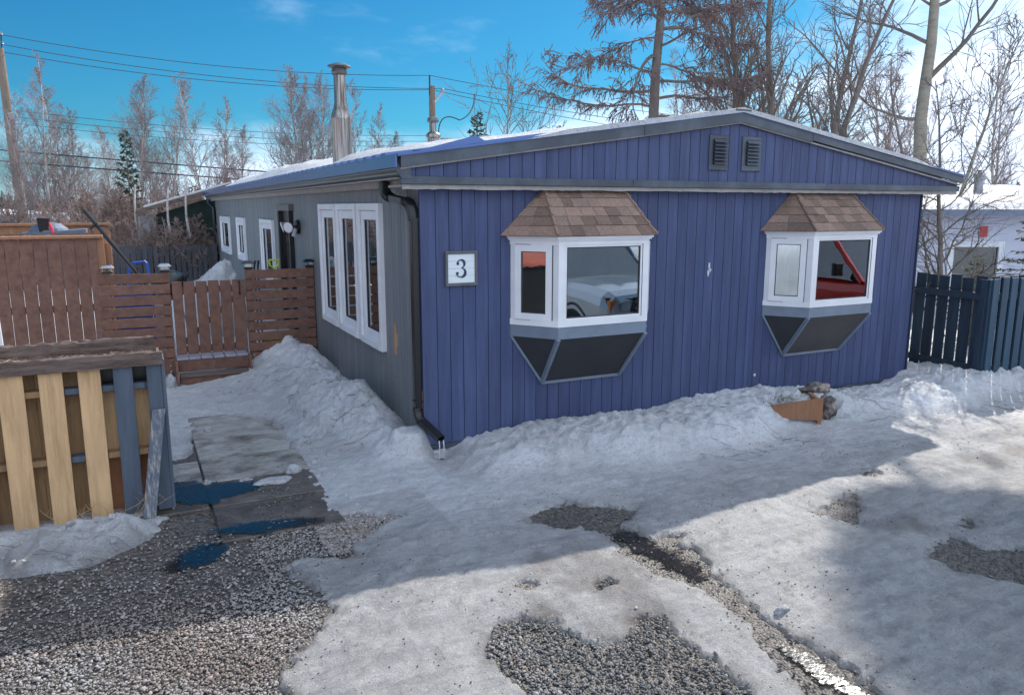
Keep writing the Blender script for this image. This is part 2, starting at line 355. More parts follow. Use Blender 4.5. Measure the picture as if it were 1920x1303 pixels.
def sdf(px, py, poly):   # signed distance, negative inside
    n = len(poly); d = np.full(px.shape, 1e9); ins = np.zeros(px.shape, bool)
    for i in range(n):
        x0, y0 = poly[i]; x1, y1 = poly[(i + 1) % n]; ex, ey = x1 - x0, y1 - y0
        t = np.clip(((px - x0) * ex + (py - y0) * ey) / (ex * ex + ey * ey + 1e-12), 0, 1)
        d = np.minimum(d, np.hypot(px - x0 - t * ex, py - y0 - t * ey))
        c = ((y0 > py) != (y1 > py)); xi = x0 + (py - y0) / ((y1 - y0) if y1 != y0 else 1e-9) * ex
        ins ^= c & (px < xi)
    return np.where(ins, -d, d)
def sst(x, a, b): t = np.clip((x - a) / (b - a), 0, 1); return t * t * (3 - 2 * t)
def grid_mesh(name, xs, ys, Z, mat, attrs=None, smooth=True, drop=None):
    nx, ny = len(xs), len(ys); X, Y = np.meshgrid(xs, ys); co = np.stack([X, Y, Z], -1).reshape(-1, 3)
    i = np.arange(nx * ny).reshape(ny, nx); q = np.stack([i[:-1, :-1], i[:-1, 1:], i[1:, 1:], i[1:, :-1]], -1).reshape(-1, 4)
    if drop is not None: k = ~drop; q = q[k[:-1, :-1].ravel() | k[:-1, 1:].ravel() | k[1:, 1:].ravel() | k[1:, :-1].ravel()]
    me = bpy.data.meshes.new(name); me.vertices.add(len(co)); me.vertices.foreach_set('co', co.ravel())
    me.loops.add(q.size); me.loops.foreach_set('vertex_index', q.ravel()); me.polygons.add(len(q))
    me.polygons.foreach_set('loop_start', np.arange(len(q)) * 4); me.polygons.foreach_set('loop_total', np.full(len(q), 4))
    me.materials.append(mat); me.update(calc_edges=True)
    me.polygons.foreach_set('use_smooth', np.full(len(q), smooth))
    for k, a in (attrs or {}).items():
        at = me.attributes.new(k, 'FLOAT', 'POINT'); at.data.foreach_set('value', a.ravel().astype(np.float32))
    o = bpy.data.objects.new(name, me); C.objects.link(o); return o
# ---------------------------------------------------------------- ground and snow
BARE_A = [(-4.4, -.45), (-3.73, -0.78), (-3.27, -1.01), (-2.97, -1.12), (-2.75, -1.13), (-2.63, -0.98), (-2.36, -0.81), (-2.22, -0.35), (-2.19, 0.36), (-2.18, 0.96), (-1.95, 0.97), (-1.92, 1.52), (-1.83, 1.87), (-1.7, 2.36), (-1.52, 2.22), (-1.17, 1.84), (-1.14, 1.33), (-1.13, 0.47), (-1.12, 0.06), (-1.23, -0.33), (-1.17, -0.75), (-1.23, -1.09), (-0.92, -1.12), (-0.69, -1.26), (-0.87, -1.43), (-1.16, -1.57), (-1.19, -1.76), (-1.5, -1.62), (-1.64, -1.71), (-1.57, -1.97), (-1.49, -2.23), (-1.52, -2.43), (-1.67, -2.66), (-1.79, -2.83), (-1.88, -2.9), (-1.89, -3.09), (-1.95, -3.53), (-2.1, -5.2), (-6, -5.2), (-6, -.45)]
BARE_B = [(-0.69, -2.97), (-0.49, -3.02), (-0.37, -3.14), (-0.28, -3.38), (-0.04, -3.44), (0.08, -3.32), (0.23, -3.36), (0.2, -3.59), (0.16, -3.82), (0.15, -4.09), (0.06, -4.29), (-.2, -5), (-0.81, -4.6), (-0.79, -3.43), (-0.78, -3.19)]
STREAM = [(0.48, -2.03), (0.73, -2.07), (0.78, -2.41), (0.95, -2.66), (0.93, -2.94), (0.78, -3.17), (0.73, -3.61), (0.71, -3.8), (0.73, -4.07), (0.73, -4.38), (0.75, -5.2), (0.5, -5.2), (0.49, -3.93), (0.60, -3.72), (0.67, -3.62), (0.65, -3.2), (0.53, -2.75), (0.56, -2.33)]
BARE_C = [(0.22, -1.67), (0.57, -1.64), (1.05, -1.97), (0.84, -2.09), (0.51, -2.04), (0.28, -1.98)]
BARE_D = [(2.19, -2.61), (2.53, -2.52), (2.8, -2.49), (2.33, -2.94), (2.32, -2.75)]
BARE_E = [(2.37, -3.5), (2.74, -3.4), (2.77, -3.61), (3.05, -3.84), (2.58, -4.1), (2.41, -3.91), (2.31, -3.73)]
SPOTS = [(.93, -2.51, .09), (3.35, -2.2, .08), (-.30, -2.66, .05), (.13, -2.85, .05), (3.05, -3.3, .07)]
WALLSNOW_X = [-1, 0, .3, .75, 1.8, 2.8, 3.5, 4.1, 4.6, 5.36, 6.23, 6.73, 7.3, 9, 12]
WALLSNOW_H = [.0, .0, .05, .12, .15, .16, .2, .2, .14, .03, .03, .15, .16, .12, .12]
def bare_d(x, y):
    d = sdf(x, y, BARE_A)
    for p in (BARE_B, BARE_C, BARE_D, BARE_E): d = np.minimum(d, sdf(x, y, p))
    d = np.minimum(d, sdf(x, y, STREAM))
    d = d + .13 * fbm(x, y, 5, 4, 3) + .15 * fbm(x, y, 17, 4, 11, .7)
    for a, b, r in SPOTS: d = np.minimum(d, np.hypot(x - a, (y - b) * 1.5) - r * .8 + .22 * fbm(x, y, 16, 4, 8))
    return d
def snow_h(x, y):
    base = .032 + .032 * fbm(x, y, 2.2, 4, 1) + .026 * fbm(x, y, 9, 3, 2)
    # bank along the grey side wall
    yy = np.clip(y, .2, 4.6); cx = -.33 + .06 * np.sin(y * 2.1)
    hb = np.interp(y, [-.3, .1, .5, .9, 1.3, 2.2, 3.2, 4.2, 4.6, 4.7], [0, .12, .20, .35, .39, .31, .29, .30, .30, 0.25])
    wdt = np.interp(y, [0, 1, 3, 4.5], [.35, .62, .6, .62])
    side = np.where(x < cx, 1 - sst((cx - x) / wdt, 0.0, 1.0) ** .8, 1 - .62 * sst((x - cx) / .33, 0, 1))
    lum = 1 + .75 * fbm(x, y, 2.6, 3, 5) + .30 * fbm(x, y, 9, 3, 6)
    bank1 = hb * side * lum * (x < .2)
    apron = .16 * np.exp(-((x + .75) / .45) ** 2) * sst(y, .3, 1.2) * (1 + 1.2 * fbm(x, y, 4, 3, 9)) * (y < 4.7)
    # block of snow by the corner under the spout
    c = np.hypot((x + .16) / .26, (y - .02) / .24); blk = .25 * (1 - sst(c, .45, 1.05)) * (1 + .3 * fbm(x, y, 6, 3, 4))
    hole = np.exp(-((x - .12) ** 2 + (y + .12) ** 2) / .012) * .08
    # bank along the blue front wall
    edge = -1.10 + .16 * np.sin(x * 1.9) + .35 * fbm(x, x * 0 + 3.3, 1.1, 3, 7) + .05 * fbm(x, y, 7, 2, 2)
    hw = np.interp(x, WALLSNOW_X, WALLSNOW_H)
    crest = np.interp(x, [.1, .5, .9, 1.5, 3, 4, 5.4, 6.6, 7.2, 12], [.03, .14, .20, .23, .22, .22, .14, .18, .2, .18])
    t = np.clip(-y / .45, 0, 1); prof = hw * (1 - t) + crest * t
    fall = sst(y, edge - .05, edge + .32) ** .75
    xs_ = sst(x, .0, .45)
    bank2 = prof * fall * xs_ * (1 + .55 * fbm(x, y, 2.0, 4, 12) + .25 * fbm(x, y, 8, 3, 13)) * (y < .3) * (x > -.2)
    well = np.exp(-(((x - 3.85) / .36) ** 2 + ((y + .80) / .16) ** 2)) * .11
    # lumpy leftovers in front of the board fence
    cl = sdf(x, y, [(-4.5, -.5), (-3.6, -1.0), (-3.1, -1.12), (-2.75, -1.13), (-2.45, -.9), (-2.36, -.72), (-2.36, -.5), (-4.5, -.42)])
    lump = .12 * sst(-cl, -.02, .14) * (1 + 1.3 * fbm(x, y, 7, 3, 14))
    ab = np.abs(fbm(x, y, 3.4, 3, 22)) * 2
    bank = bank1 + bank2
    rg = 1 - np.abs(fbm(x, y, 5.5, 4, 24, .6)) * 4; kb = np.clip(bank * 6, 0, 1)
    bank = bank * (1 - .30 * np.clip(ab * 1.6, 0, 1) * 1) + kb * (.052 * fbm(x, y, 12, 4, 23, .65) + .022 * np.clip(rg, 0, 1))
    yard = .10 * sst(y, 4.9, 6.5) * (x < .2)
    h = base + np.maximum(bank, 0) + apron + yard
    h = np.maximum(h, blk + base) - hole - well
    d = bare_d(x, y)
    k = sst(d, -.005, .04)
    h = h * (.30 + .70 * sst(d, .0, .55)) if False else np.where(bank > .02, h, h * (.32 + .68 * sst(d, .0, .5)))
    crust = .022 * (1 - np.abs(fbm(x, y, 8, 4, 91, .62)) * 5) + .03 * fbm(x, y, 17, 3, 92, .7)
    h = h + crust * np.clip(.38 + bank * 3, 0, .72) * sst(d, 0, .1) * (y < 5) * (.55 + .9 * (vnoise(x * 1.3, y * 1.3, 93)))
    h = h * k - .045 * (1 - k)
    h = np.where(cl < .12, np.maximum(h, lump - .04 * (cl > 0)), h)
    ins = (x > .06) & (x < 6.72) & (y > .09) & (y < 18.2)
    h = np.where(ins, -.05, h)
    return h, bank, d
def spaced():
    fx = np.arange(-4.4, 8.6, .027); fy = np.arange(-5.2, 4.9, .027)
    def grow(a, n, g):
        o = []; s = .027; p = a
        for i in range(n): s *= g; p += s; o.append(p)
        return np.array(o)
    up = grow(0, 50, 1.2)
    xs = np.concatenate([(fx[0] - up[up < 400])[::-1], fx, fx[-1] + up[up < 400]]); ys = np.concatenate([(fy[0] - up[up < 400])[::-1], fy, fy[-1] + up[up < 400]])
    return xs, ys
xs, ys = spaced(); X, Y = np.meshgrid(xs, ys); H, BK, DD = snow_h(X, Y)
ice = (1 - sst(BK, .01, .10)) * np.where(Y < 4.6, 1, 0) * np.clip(.35 + .65 * sst(-Y, 1.0, 2.2) + .3 * (X < -.4) , 0, 1) * (1 - sst(np.abs(X), 14, 30))
ice = ice * np.where((X < -.1) & (Y > -.8) & (Y < 4.6), .45, 1)
grime = np.clip(.75 * (1 - sst(DD, .02, .16)) * sst(fbm(X, Y, 6, 4, 31), -.12, .16), 0, 1) * .6 + .55 * sst(fbm(X, Y, 1.6, 5, 33), .13, .26) * sst(-Y, 1.6, 2.4)
def hz(x, y):
    i = min(max(int(np.searchsorted(xs, x)), 0), len(xs) - 1); j = min(max(int(np.searchsorted(ys, y)), 0), len(ys) - 1); return float(H[j, i])
sn = grid_mesh('snow_cover', xs, ys, H, SNOW, {'ice': ice, 'grime': np.clip(grime, 0, 1)}); tag(sn, kind='structure')

def ground_mat():
    m = bpy.data.materials.new('wet_gravel_soil'); m.use_nodes = True; t = m.node_tree; n = t.nodes; l = t.links; b = n['Principled BSDF']
    tc = n.new('ShaderNodeTexCoord')
    vo = n.new('ShaderNodeTexVoronoi'); vo.inputs['Scale'].default_value = 62; l.new(tc.outputs['Object'], vo.inputs['Vector'])
    no = n.new('ShaderNodeTexNoise'); no.inputs['Scale'].default_value = 1.6; no.inputs['Detail'].default_value = 9; l.new(tc.outputs['Object'], no.inputs['Vector'])
    bw = n.new('ShaderNodeSeparateColor'); l.new(vo.outputs['Color'], bw.inputs[0])
    mr = n.new('ShaderNodeMapRange'); mr.inputs[3].default_value = .25; mr.inputs[4].default_value = 1.9; l.new(bw.outputs[0], mr.inputs[0])
    mx = n.new('ShaderNodeMix'); mx.data_type = 'RGBA'; mx.inputs['A'].default_value = (.055, .047, .042, 1); mx.inputs['B'].default_value = (.10, .088, .078, 1); l.new(no.outputs['Fac'], mx.inputs['Factor'])
    vm = n.new('ShaderNodeVectorMath'); vm.operation = 'SCALE'; l.new(mx.outputs['Result'], vm.inputs[0]); l.new(mr.outputs[0], vm.inputs['Scale']); l.new(vm.outputs[0], b.inputs['Base Color'])
    b.inputs['Roughness'].default_value = .55
    bp = n.new('ShaderNodeBump'); bp.inputs['Strength'].default_value = .9; bp.inputs['Distance'].default_value = .01; bp.invert = True; l.new(vo.outputs['Distance'], bp.inputs['Height']); l.new(bp.outputs[0], b.inputs['Normal'])
    return m
GROUND = ground_mat()
gx = np.concatenate([[-900, -200, -40], np.linspace(-8, 10, 181), [40, 200, 900]]); GX, GY = np.meshgrid(gx, gx)
gr = grid_mesh('ground', gx, gx, -.012 + .018 * fbm(GX, GY, 1.7, 3, 41) * (np.abs(GX) < 10) * (np.abs(GY) < 10), GROUND); tag(gr, kind='structure')

# loose stones
rs = np.random.RandomState(7)
def stones(name, n, area, cond, label, s0=.006, s1=.0125, zoff=0.002, mat=STONE):
    ph = (1 + 5 ** .5) / 2
    iv = np.array([(-1, ph, 0), (1, ph, 0), (-1, -ph, 0), (1, -ph, 0), (0, -1, ph), (0, 1, ph), (0, -1, -ph), (0, 1, -ph), (ph, 0, -1), (ph, 0, 1), (-ph, 0, -1), (-ph, 0, 1)]) / 1.9
    itf = np.array([(0, 11, 5), (0, 5, 1), (0, 1, 7), (0, 7, 10), (0, 10, 11), (1, 5, 9), (5, 11, 4), (11, 10, 2), (10, 7, 6), (7, 1, 8), (3, 9, 4), (3, 4, 2), (3, 2, 6), (3, 6, 8), (3, 8, 9), (4, 9, 5), (2, 4, 11), (6, 2, 10), (8, 6, 7), (9, 8, 1)])
    px = rs.uniform(area[0], area[1], n); py = rs.uniform(area[2], area[3], n); k = cond(px, py); px, py = px[k], py[k]; n = len(px)
    sc = rs.uniform(s0, s1, n)[:, None, None] * (1 + .6 * (rs.rand(n, 1, 1) > .93)) * np.stack([rs.uniform(.9, 1.6, n), rs.uniform(.7, 1.1, n), rs.uniform(.45, .75, n)], -1)[:, None, :]
    v = iv[None] * (1 + .22 * rs.randn(n, 12, 1)) * sc
    a = rs.uniform(0, 6.28, n); tl = rs.uniform(-.5, .5, n); ca, sa, ct, st = np.cos(a), np.sin(a), np.cos(tl), np.sin(tl)
    x, y, z = v[..., 0], v[..., 1], v[..., 2]; y, z = y * ct[:, None] - z * st[:, None], y * st[:, None] + z * ct[:, None]
    x, y = x * ca[:, None] - y * sa[:, None], x * sa[:, None] + y * ca[:, None]
    h = snow_h(px, py)[0]; zz = np.maximum(h, -.004) + zoff + rs.uniform(-.003, .006, n)
    co = np.stack([x + px[:, None], y + py[:, None], z + zz[:, None]], -1).reshape(-1, 3); f = (itf[None] + 12 * np.arange(n)[:, None, None]).reshape(-1, 3)
    me = bpy.data.meshes.new(name); me.vertices.add(len(co)); me.vertices.foreach_set('co', co.ravel()); me.loops.add(f.size); me.loops.foreach_set('vertex_index', f.ravel())
    me.polygons.add(len(f)); me.polygons.foreach_set('loop_start', np.arange(len(f)) * 3); me.polygons.foreach_set('loop_total', np.full(len(f), 3)); me.materials.append(mat); me.update(calc_edges=True)
    o = bpy.data.objects.new(name, me); C.objects.link(o); tag(o, label, 'gravel', kind='stuff'); return o
nopath = lambda x, y: ~((x > -2.2) & (x < -1.15) & (y > -.95))
stones('gravel', 74000, (-4.3, -.6, -5, -.5), lambda x, y: (bare_d(x, y) < .02) & nopath(x, y) & (rs.rand(len(x)) < np.where(x > -1.75, 1, np.interp(y + .5 * fbm(x, y, 2, 3, 66), [-5, -2.15, -1.8, -1.2, -.9], [1, 1, .30, .14, .12])) * np.clip(-bare_d(x, y) / .10 + .25, 0, 1)), 'loose grey gravel left of the ice on the drive', .0038, .0092)
stones('gravel', 9000, (-1, .5, -5, -2.8), lambda x, y: bare_d(x, y) < .01, 'dark grey gravel patch showing through the ice at bottom centre', .005, .010, .002, pm('dark_gravel_stone', (.11, .113, .115), .75, .2, 1.6, bump=.3, bscale=200, isl=.6))
stones('gravel', 7000, (-.6, 3.4, -5, -1.5), lambda x, y: (bare_d(x, y) < .02) & ((x > .0)) & (rs.rand(len(x)) < .75), 'gravel bits in the melt channel and bare spots of the ice', .004, .009, .002, pm('muddy_stone', (.15, .14, .13), .8, .25, 4, bump=.3, bscale=200, isl=.5))
stones('gravel', 900, (-2.3, -1.1, -1.2, .3), lambda x, y: (bare_d(x, y) < 0) & (fbm(x, y, 4, 3, 67) > .02), 'small stones washed onto the muddy slabs', .004, .010, .022, MATS['muddy_stone'])
stones('gravel', 2500, (-.8, .8, -1.35, -.85) if 0 else (-1.3, -.6, -1.7, -1.0), lambda x, y: bare_d(x, y) < .03, 'gravel strip at the end of the slab path', .007, .012)
stones('gravel', 9000, (-2.2, 3.2, -5, -1.4), lambda x, y: (lambda dd: (dd > .0) & (dd < .22) & (rs.rand(len(x)) < np.exp(-dd / .06) * .8))(bare_d(x, y)), 'stray gravel frozen into the ragged edges of the ice', .0035, .0085, .0)
stones('grit', 3600, (-2.3, 6, -4.8, -1.2), lambda x, y: (fbm(x, y, 1.7, 4, 51) > .09) & (bare_d(x, y) > .02), 'dark grit scattered on the dirty ice', .0025, .006, .0, pm('dark_grit', (.06, .05, .045), .8, .2, isl=.5))

# ---------------------------------------------------------------- slab path with meltwater
path = thing('path', None, None); del path['label']; del path['category']; path['kind'] = 'structure'
rows = [(-1.18, -.50), (-.49, .08), (.09, .735), (.745, 1.44), (1.45, 2.35)]
for r, (a, b) in enumerate(rows):
    for x0, x1 in ((-2.75, -1.95), (-1.94, -1.06)):
        if (r > 2 or r == 0) and x1 < -1.9: continue
        m = MB(); z = .012 + .004 * (r % 3) + (.004 if x1 > -1.9 else 0); dz = random.uniform(-.004, .004)
        m.bev(x0 + .004, x1 - .004, a + .004, b - .004, -.06, z, .006); m.v = [(x, y, q + (dz * (x - x0) + .003 * (y - a)) * (q > 0)) for x, y, q in m.v]
        m.build('slab', CONC if r > 1 else MUDC, path)
def puddle(pts, z, label, amp=.24):
    P = np.array(pts); g = .014; X_, Y_ = np.meshgrid(np.arange(P[:, 0].min() - .1, P[:, 0].max() + .1, g), np.arange(P[:, 1].min() - .1, P[:, 1].max() + .1, g))
    d = sdf(X_, Y_, pts) + amp * fbm(X_, Y_ * 1.6, 11, 5, 61, .75); m = MB()
    W_ = d < 0; i0 = np.unravel_index(np.argmin(d), d.shape); seen = np.zeros_like(W_); st_ = [i0]; seen[i0] = True
    while st_:
        a, b = st_.pop()
        for e, f in ((a + 1, b), (a - 1, b), (a, b + 1), (a, b - 1)):
            if 0 <= e < W_.shape[0] and 0 <= f < W_.shape[1] and W_[e, f] and not seen[e, f]: seen[e, f] = True; st_.append((e, f))
    for x, y in zip(X_[seen], Y_[seen]): m.add([(x, y, z), (x + g, y, z), (x + g, y + g, z), (x, y + g, z)], [(0, 1, 2, 3)])
    o = m.build('meltwater_puddle', WATER); return tag(o, label, 'puddle')
puddle([(-2.3, 0.0), (-2.18, 0.22), (-1.88, 0.06), (-1.62, -0.05), (-1.52, -0.20), (-1.68, -0.32), (-1.93, -0.38), (-2.3, -0.30)], .027, 'shallow blue puddle on the slabs right of the board fence')
puddle([(-2.28, -1.31), (-2.06, -1.1), (-1.9, -1.2), (-2.02, -1.42), (-2.16, -1.5), (-2.28, -1.46)], .006, 'small blue puddle in the gravel in front of the fence end')
puddle([(-1.98, -0.97), (-1.72, -0.92), (-1.43, -1.0), (-1.22, -1.13), (-1.56, -1.17), (-1.88, -1.12)], .024, 'long narrow puddle at the foot of the slab path')
puddle([(.58, -2.3), (.72, -2.2), (.85, -2.7), (.80, -3.05), (.70, -3.15), (.62, -2.8)], .004, 'upper wet stretch of the melt channel in the ice')
puddle([(.61, -3.8), (.66, -3.85), (.66, -4.1), (.63, -4.7), (.57, -4.7), (.56, -4.0)], .004, 'lower wet stretch of the melt channel by the bottom edge')

# ---------------------------------------------------------------- lumps of ice and snow
def lump(name, c, r, mat, label, cat, seed=0, sub=3, rough=.35, squash=.0, group=None):
    m = bpy.data.meshes.new(name); import bmesh; bm = bmesh.new(); bmesh.ops.create_icosphere(bm, subdivisions=sub, radius=1)
    for v in bm.verts:
        d = 1 + rough * mnoise.noise(v.co * 1.3 + Vector((seed, 0, 0))) + rough * .5 * mnoise.noise(v.co * 3.5 + Vector((0, seed, 0))) + rough * .25 * mnoise.noise(v.co * 9)
        v.co = Vector((v.co.x * r[0] * d, v.co.y * r[1] * d, v.co.z * r[2] * d))
    bm.to_mesh(m); bm.free(); m.materials.append(mat)
    for p in m.polygons: p.use_smooth = True
    o = bpy.data.objects.new(name, m); C.objects.link(o); o.location = c; tag(o, label, cat, group); return o
lump('snow_pile', (-.98, 7.5, .62), (.36, .36, .78), RSNOW, 'tall lumpy heap of snow standing behind the gate', 'snow pile', 3, 5, .20)
lump('ice_slab', (-1.42, -.12, .03), (.15, .085, .02), RSNOW, 'largest flat slab of snow lying on the wet path', 'snow chunk', 5, 3, .3)
lump('ice_chunk', (-1.22, .07, .03), (.065, .06, .05), RSNOW, 'white chunk leaning on the snow edge beside the path', 'snow chunk', 8, 3, .4)
lump('ice_chunk', (-1.93, .07, .03), (.035, .035, .03), RSNOW, 'small round snow lump at the left joint of the slabs', 'snow chunk', 9, 3, .3)
lump('ice_chunk', (-1.62, .02, .02), (.05, .03, .02), RSNOW, 'thin sliver of snow at the edge of the puddle', 'snow chunk', 10, 3, .4)
lump('ice_chunk', (-1.78, 1.72, .03), (.04, .035, .035), RSNOW, 'small snow lump at the top left of the bare slabs', 'snow chunk', 12, 3, .4)
lump('ice_chunk', (-1.42, 3.2, .06), (.05, .04, .04), RSNOW, 'lone snow lump on the icy ground before the wooden step', 'snow chunk', 13, 3, .4)
lump('ice_chunk', (-2.02, 4.0, .08), (.05, .05, .13), RSNOW, 'upright snow lump beside the left end of the step', 'snow chunk', 14, 3, .4)
lump('ice_chunk', (.86, -3.62, .03), (.05, .02, .03), RSNOW, 'clear white shard of ice beside the melt channel', 'ice shard', 15, 3, .4)
rr = random.Random(4)
mm = MB()
for i in range(150):
    x, y = rr.choice([(rr.uniform(-1.3, -.5), rr.uniform(.2, 4)), (rr.uniform(-2.2, -1.0), rr.uniform(1.9, 4)), (rr.uniform(-1.25, -.9), rr.uniform(-1.1, .6)), (rr.uniform(-3.4, -2.4), rr.uniform(-1.1, -.6))])
    s = rr.uniform(.006, .022); z = hz(x, y)
    if z < 0: continue
    mm.hexa([(x + a * s * rr.uniform(.6, 1.2), y + b * s * rr.uniform(.6, 1.2), z - s * .3 + c * s * rr.uniform(.7, 1.3)) for c in (0, 1) for a, b in ((-1, -1), (1, -1), (1, 1), (-1, 1))])
tag(mm.build('snow_crumbs', RSNOW), 'small crumbs of snow strewn along the path edges', 'snow crumbs', kind='stuff')
# brown twigs on the snow; those by the front wall imitate branch shadows
mm = MB()
for i in range(330):
    x, y = rr.choice([(rr.uniform(2.2, 9), rr.uniform(-1.5, -.1)), (rr.uniform(2.2, 9), rr.uniform(-1.3, -.1)), (rr.uniform(-1.0, -.1), rr.uniform(.4, 3.5)), (rr.uniform(-3.9, -1.6), rr.uniform(-2.4, -.6))])
    z = hz(x, y); z = max(z, 0) + .004; a = rr.gauss(-.5, .5); L = rr.choice([.03, .05, .09, .2, .35]); p = [(x, y, z)]
    for k in range(4):
        a += rr.uniform(-.4, .4); x += math.cos(a) * L / 4; y += math.sin(a) * L / 4; z2 = hz(x, y); p.append((x, y, max(z2, 0) + .004))
    mm.tube(p, rr.uniform(.0012, .003), 3, False)
tag(mm.build('twig_shadow_lines', BARK), 'thin dark twigs on the snow, partly added as branch shadow lines', 'twig lines', kind='stuff')

# ---------------------------------------------------------------- the house
house = thing('house', 'long low blue and grey house with shallow gable roof and two bay windows', 'house', (0, 0, 0))
rb = random.Random(2)
def P(name, m, mat, parent=None, **k): return m.build(name, mat, parent or house, **k)
# front wall: vertical boards (short ones under the bays), dark backing in the grooves
BAYS = (1.70, 4.95); PITCH = .1300
x = 0.012; 
while x < 6.71:
    x1 = min(x + PITCH - .0065, 6.72); inb = any(abs((x + x1) / 2 - c) < .80 for c in BAYS); o = rb.uniform(-.001, .0015)
    m = MB(); m.box(x, x1, o, .02, .105, 1.12 if inb else 2.50)
    if inb: q = MB(); q.box(x, x1, o, .02, 2.045, 2.50); P('board', q, BLUE)
    P('board', m, BLUE); x += PITCH
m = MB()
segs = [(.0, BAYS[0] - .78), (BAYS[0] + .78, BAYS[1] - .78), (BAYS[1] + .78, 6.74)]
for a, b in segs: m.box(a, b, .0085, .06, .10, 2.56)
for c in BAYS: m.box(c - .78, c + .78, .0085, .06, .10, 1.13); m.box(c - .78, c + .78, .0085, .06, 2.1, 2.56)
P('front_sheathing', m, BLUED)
# gable: boards hung 10 cm proud of the wall
def rz(x): return 2.665 + (x + .21) * (3.20 - 2.665) / 3.76 if x < 3.55 else 3.20 - (x - 3.55) * (3.20 - 2.64) / 3.74
x = -.20
while x < 7.26:
    x1 = min(x + PITCH - .0065, 7.27); zt0, zt1 = rz(x) - .015, rz(x1) - .015
    if zt1 > 2.60 or zt0 > 2.6:
        m = MB(); o = rb.uniform(-.001, .001); m.hexa([(x, -.10 + o, 2.56), (x1, -.10 + o, 2.56), (x1, -.07, 2.56), (x, -.07, 2.56), (x, -.10 + o, zt0), (x1, -.10 + o, zt1), (x1, -.07, zt1), (x, -.07, zt0)]); P('board', m, BLUE)
    x += PITCH
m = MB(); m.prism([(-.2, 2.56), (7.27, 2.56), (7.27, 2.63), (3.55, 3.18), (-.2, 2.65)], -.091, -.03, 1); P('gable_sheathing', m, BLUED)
# lower trim band and ragged soffit edge
for a, b in ((-.21, 2.2), (2.203, 4.9), (4.903, 7.29)):
    m = MB(); m.bev(a, b, -.125, -.085, 2.515, 2.585, .004); P('trim_band', m, SLATE)
m = MB(); xx = -.2; top = []
m.box(-.2, 7.27, -.10, .30, 2.492, 2.512); P('soffit', m, SOFF)
m = MB(); pts = []
for i in range(160):
    xx = -.2 + 7.47 * i / 159; m_ = 2.492 - .008 - .007 * rb.random() - .010 * (fbm(np.array([xx]), np.array([0.]), 1.5, 3, 5)[0] + .5); pts.append((xx, m_))
poly = [(7.27, 2.50), (-.2, 2.50)] + pts
for i in range(159):
    a, b = pts[i], pts[i + 1]; m.hexa([(a[0], -.102, a[1]), (b[0], -.102, b[1]), (b[0], -.094, b[1]), (a[0], -.094, a[1]), (a[0], -.102, 2.514), (b[0], -.102, 2.514), (b[0], -.094, 2.514), (a[0], -.094, 2.514)])
P('soffit_edge', m, SOFF)
# rake fascias (metal), white line underneath
def rake(x0, x1, z0, z1, h, ya, yb, name, mat, dz=0):
    m = MB(); m.hexa([(x0, ya, z0 - h + dz), (x1, ya, z1 - h + dz), (x1, yb, z1 - h + dz), (x0, yb, z0 - h + dz), (x0, ya, z0 + dz), (x1, ya, z1 + dz), (x1, yb, z1 + dz), (x0, yb, z0 + dz)]); return P(name, m, mat)
zL, zR, zP = 2.765, 2.715, 3.315
def zl(x): return zL + (x + .22) * (zP - zL) / (3.55 + .22)
def zr(x): return zP + (x - 3.55) * (zR - zP) / (7.31 - 3.55)
rake(-.22, 2.30, zL, zl(2.30), .112, -.15, -.11, 'rake_fascia', SLATE); rake(2.303, 3.55, zl(2.303), zP, .115, -.153, -.11, 'rake_fascia', SLATE)
rake(3.552, 4.6, zP, zr(4.6), .112, -.15, -.11, 'rake_fascia', SLATE); rake(4.603, 7.31, zr(4.603), zR, .095, -.153, -.11, 'rake_fascia', SLATE)
rake(-.22, 3.55, zL, zP, .014, -.135, -.108, 'rake_trim', SOFF, -.112); rake(3.55, 7.28, zP, zR, .016, -.135, -.108, 'rake_trim', SOFF, -.108)
# roof sheets
def roof_z(x): return (zl(x) if x < 3.55 else zr(x)) + .006
m = MB(); m.hexa([(-.25, -.16, zL - .02), (3.55, -.16, zP - .02), (3.55, 18.6, zP - .02), (-.25, 18.6, zL - .02), (-.25, -.16, zL + .004), (3.55, -.16, zP + .004), (3.55, 18.6, zP + .004), (-.25, 18.6, zL + .004)])
m.hexa([(3.55, -.16, zP - .02), (7.36, -.16, zR - .02), (7.36, 18.6, zR - .02), (3.55, 18.6, zP - .02), (3.55, -.16, zP + .004), (7.36, -.16, zR + .004), (7.36, 18.6, zR + .004), (3.55, 18.6, zP + .004)])
roof = P('roof', m, ROOFM)
m = MB()
y = .15
while y < 18.5:
    m.hexa([(-.262, y, zL - .0), (3.5, y, zP), (3.5, y + .16, zP), (-.262, y + .16, zL - .0), (-.262, y + .02, zL + .028), (3.5, y + .02, zP + .026), (3.5, y + .14, zP + .026), (-.262, y + .14, zL + .028)]); y += .30
tag(m.build('roof_rib', ROOFM, roof), kind='stuff')
m = MB(); m.box(-.268, -.252, -.14, 18.6, 2.665, 2.762); m.box(-.275, -.252, -.14, 18.6, 2.655, 2.664); P('drip_edge', m, ROOFM)
m = MB(); m.hexa([(-.02, -.08, 2.80), (.62, -.08, 2.90), (.62, .55, 2.90), (-.02, .55, 2.80), (.0, -.06, 2.815), (.52, -.06, 2.955), (.62, .55, 2.94), (-.02, .55, 2.83)]); m.build('flashing', ROOFM, roof)
m = MB(); m.box(3.45, 3.66, -.17, 18.6, zP + .0, zP + .016); m.build('ridge_cap', SLATE, roof)
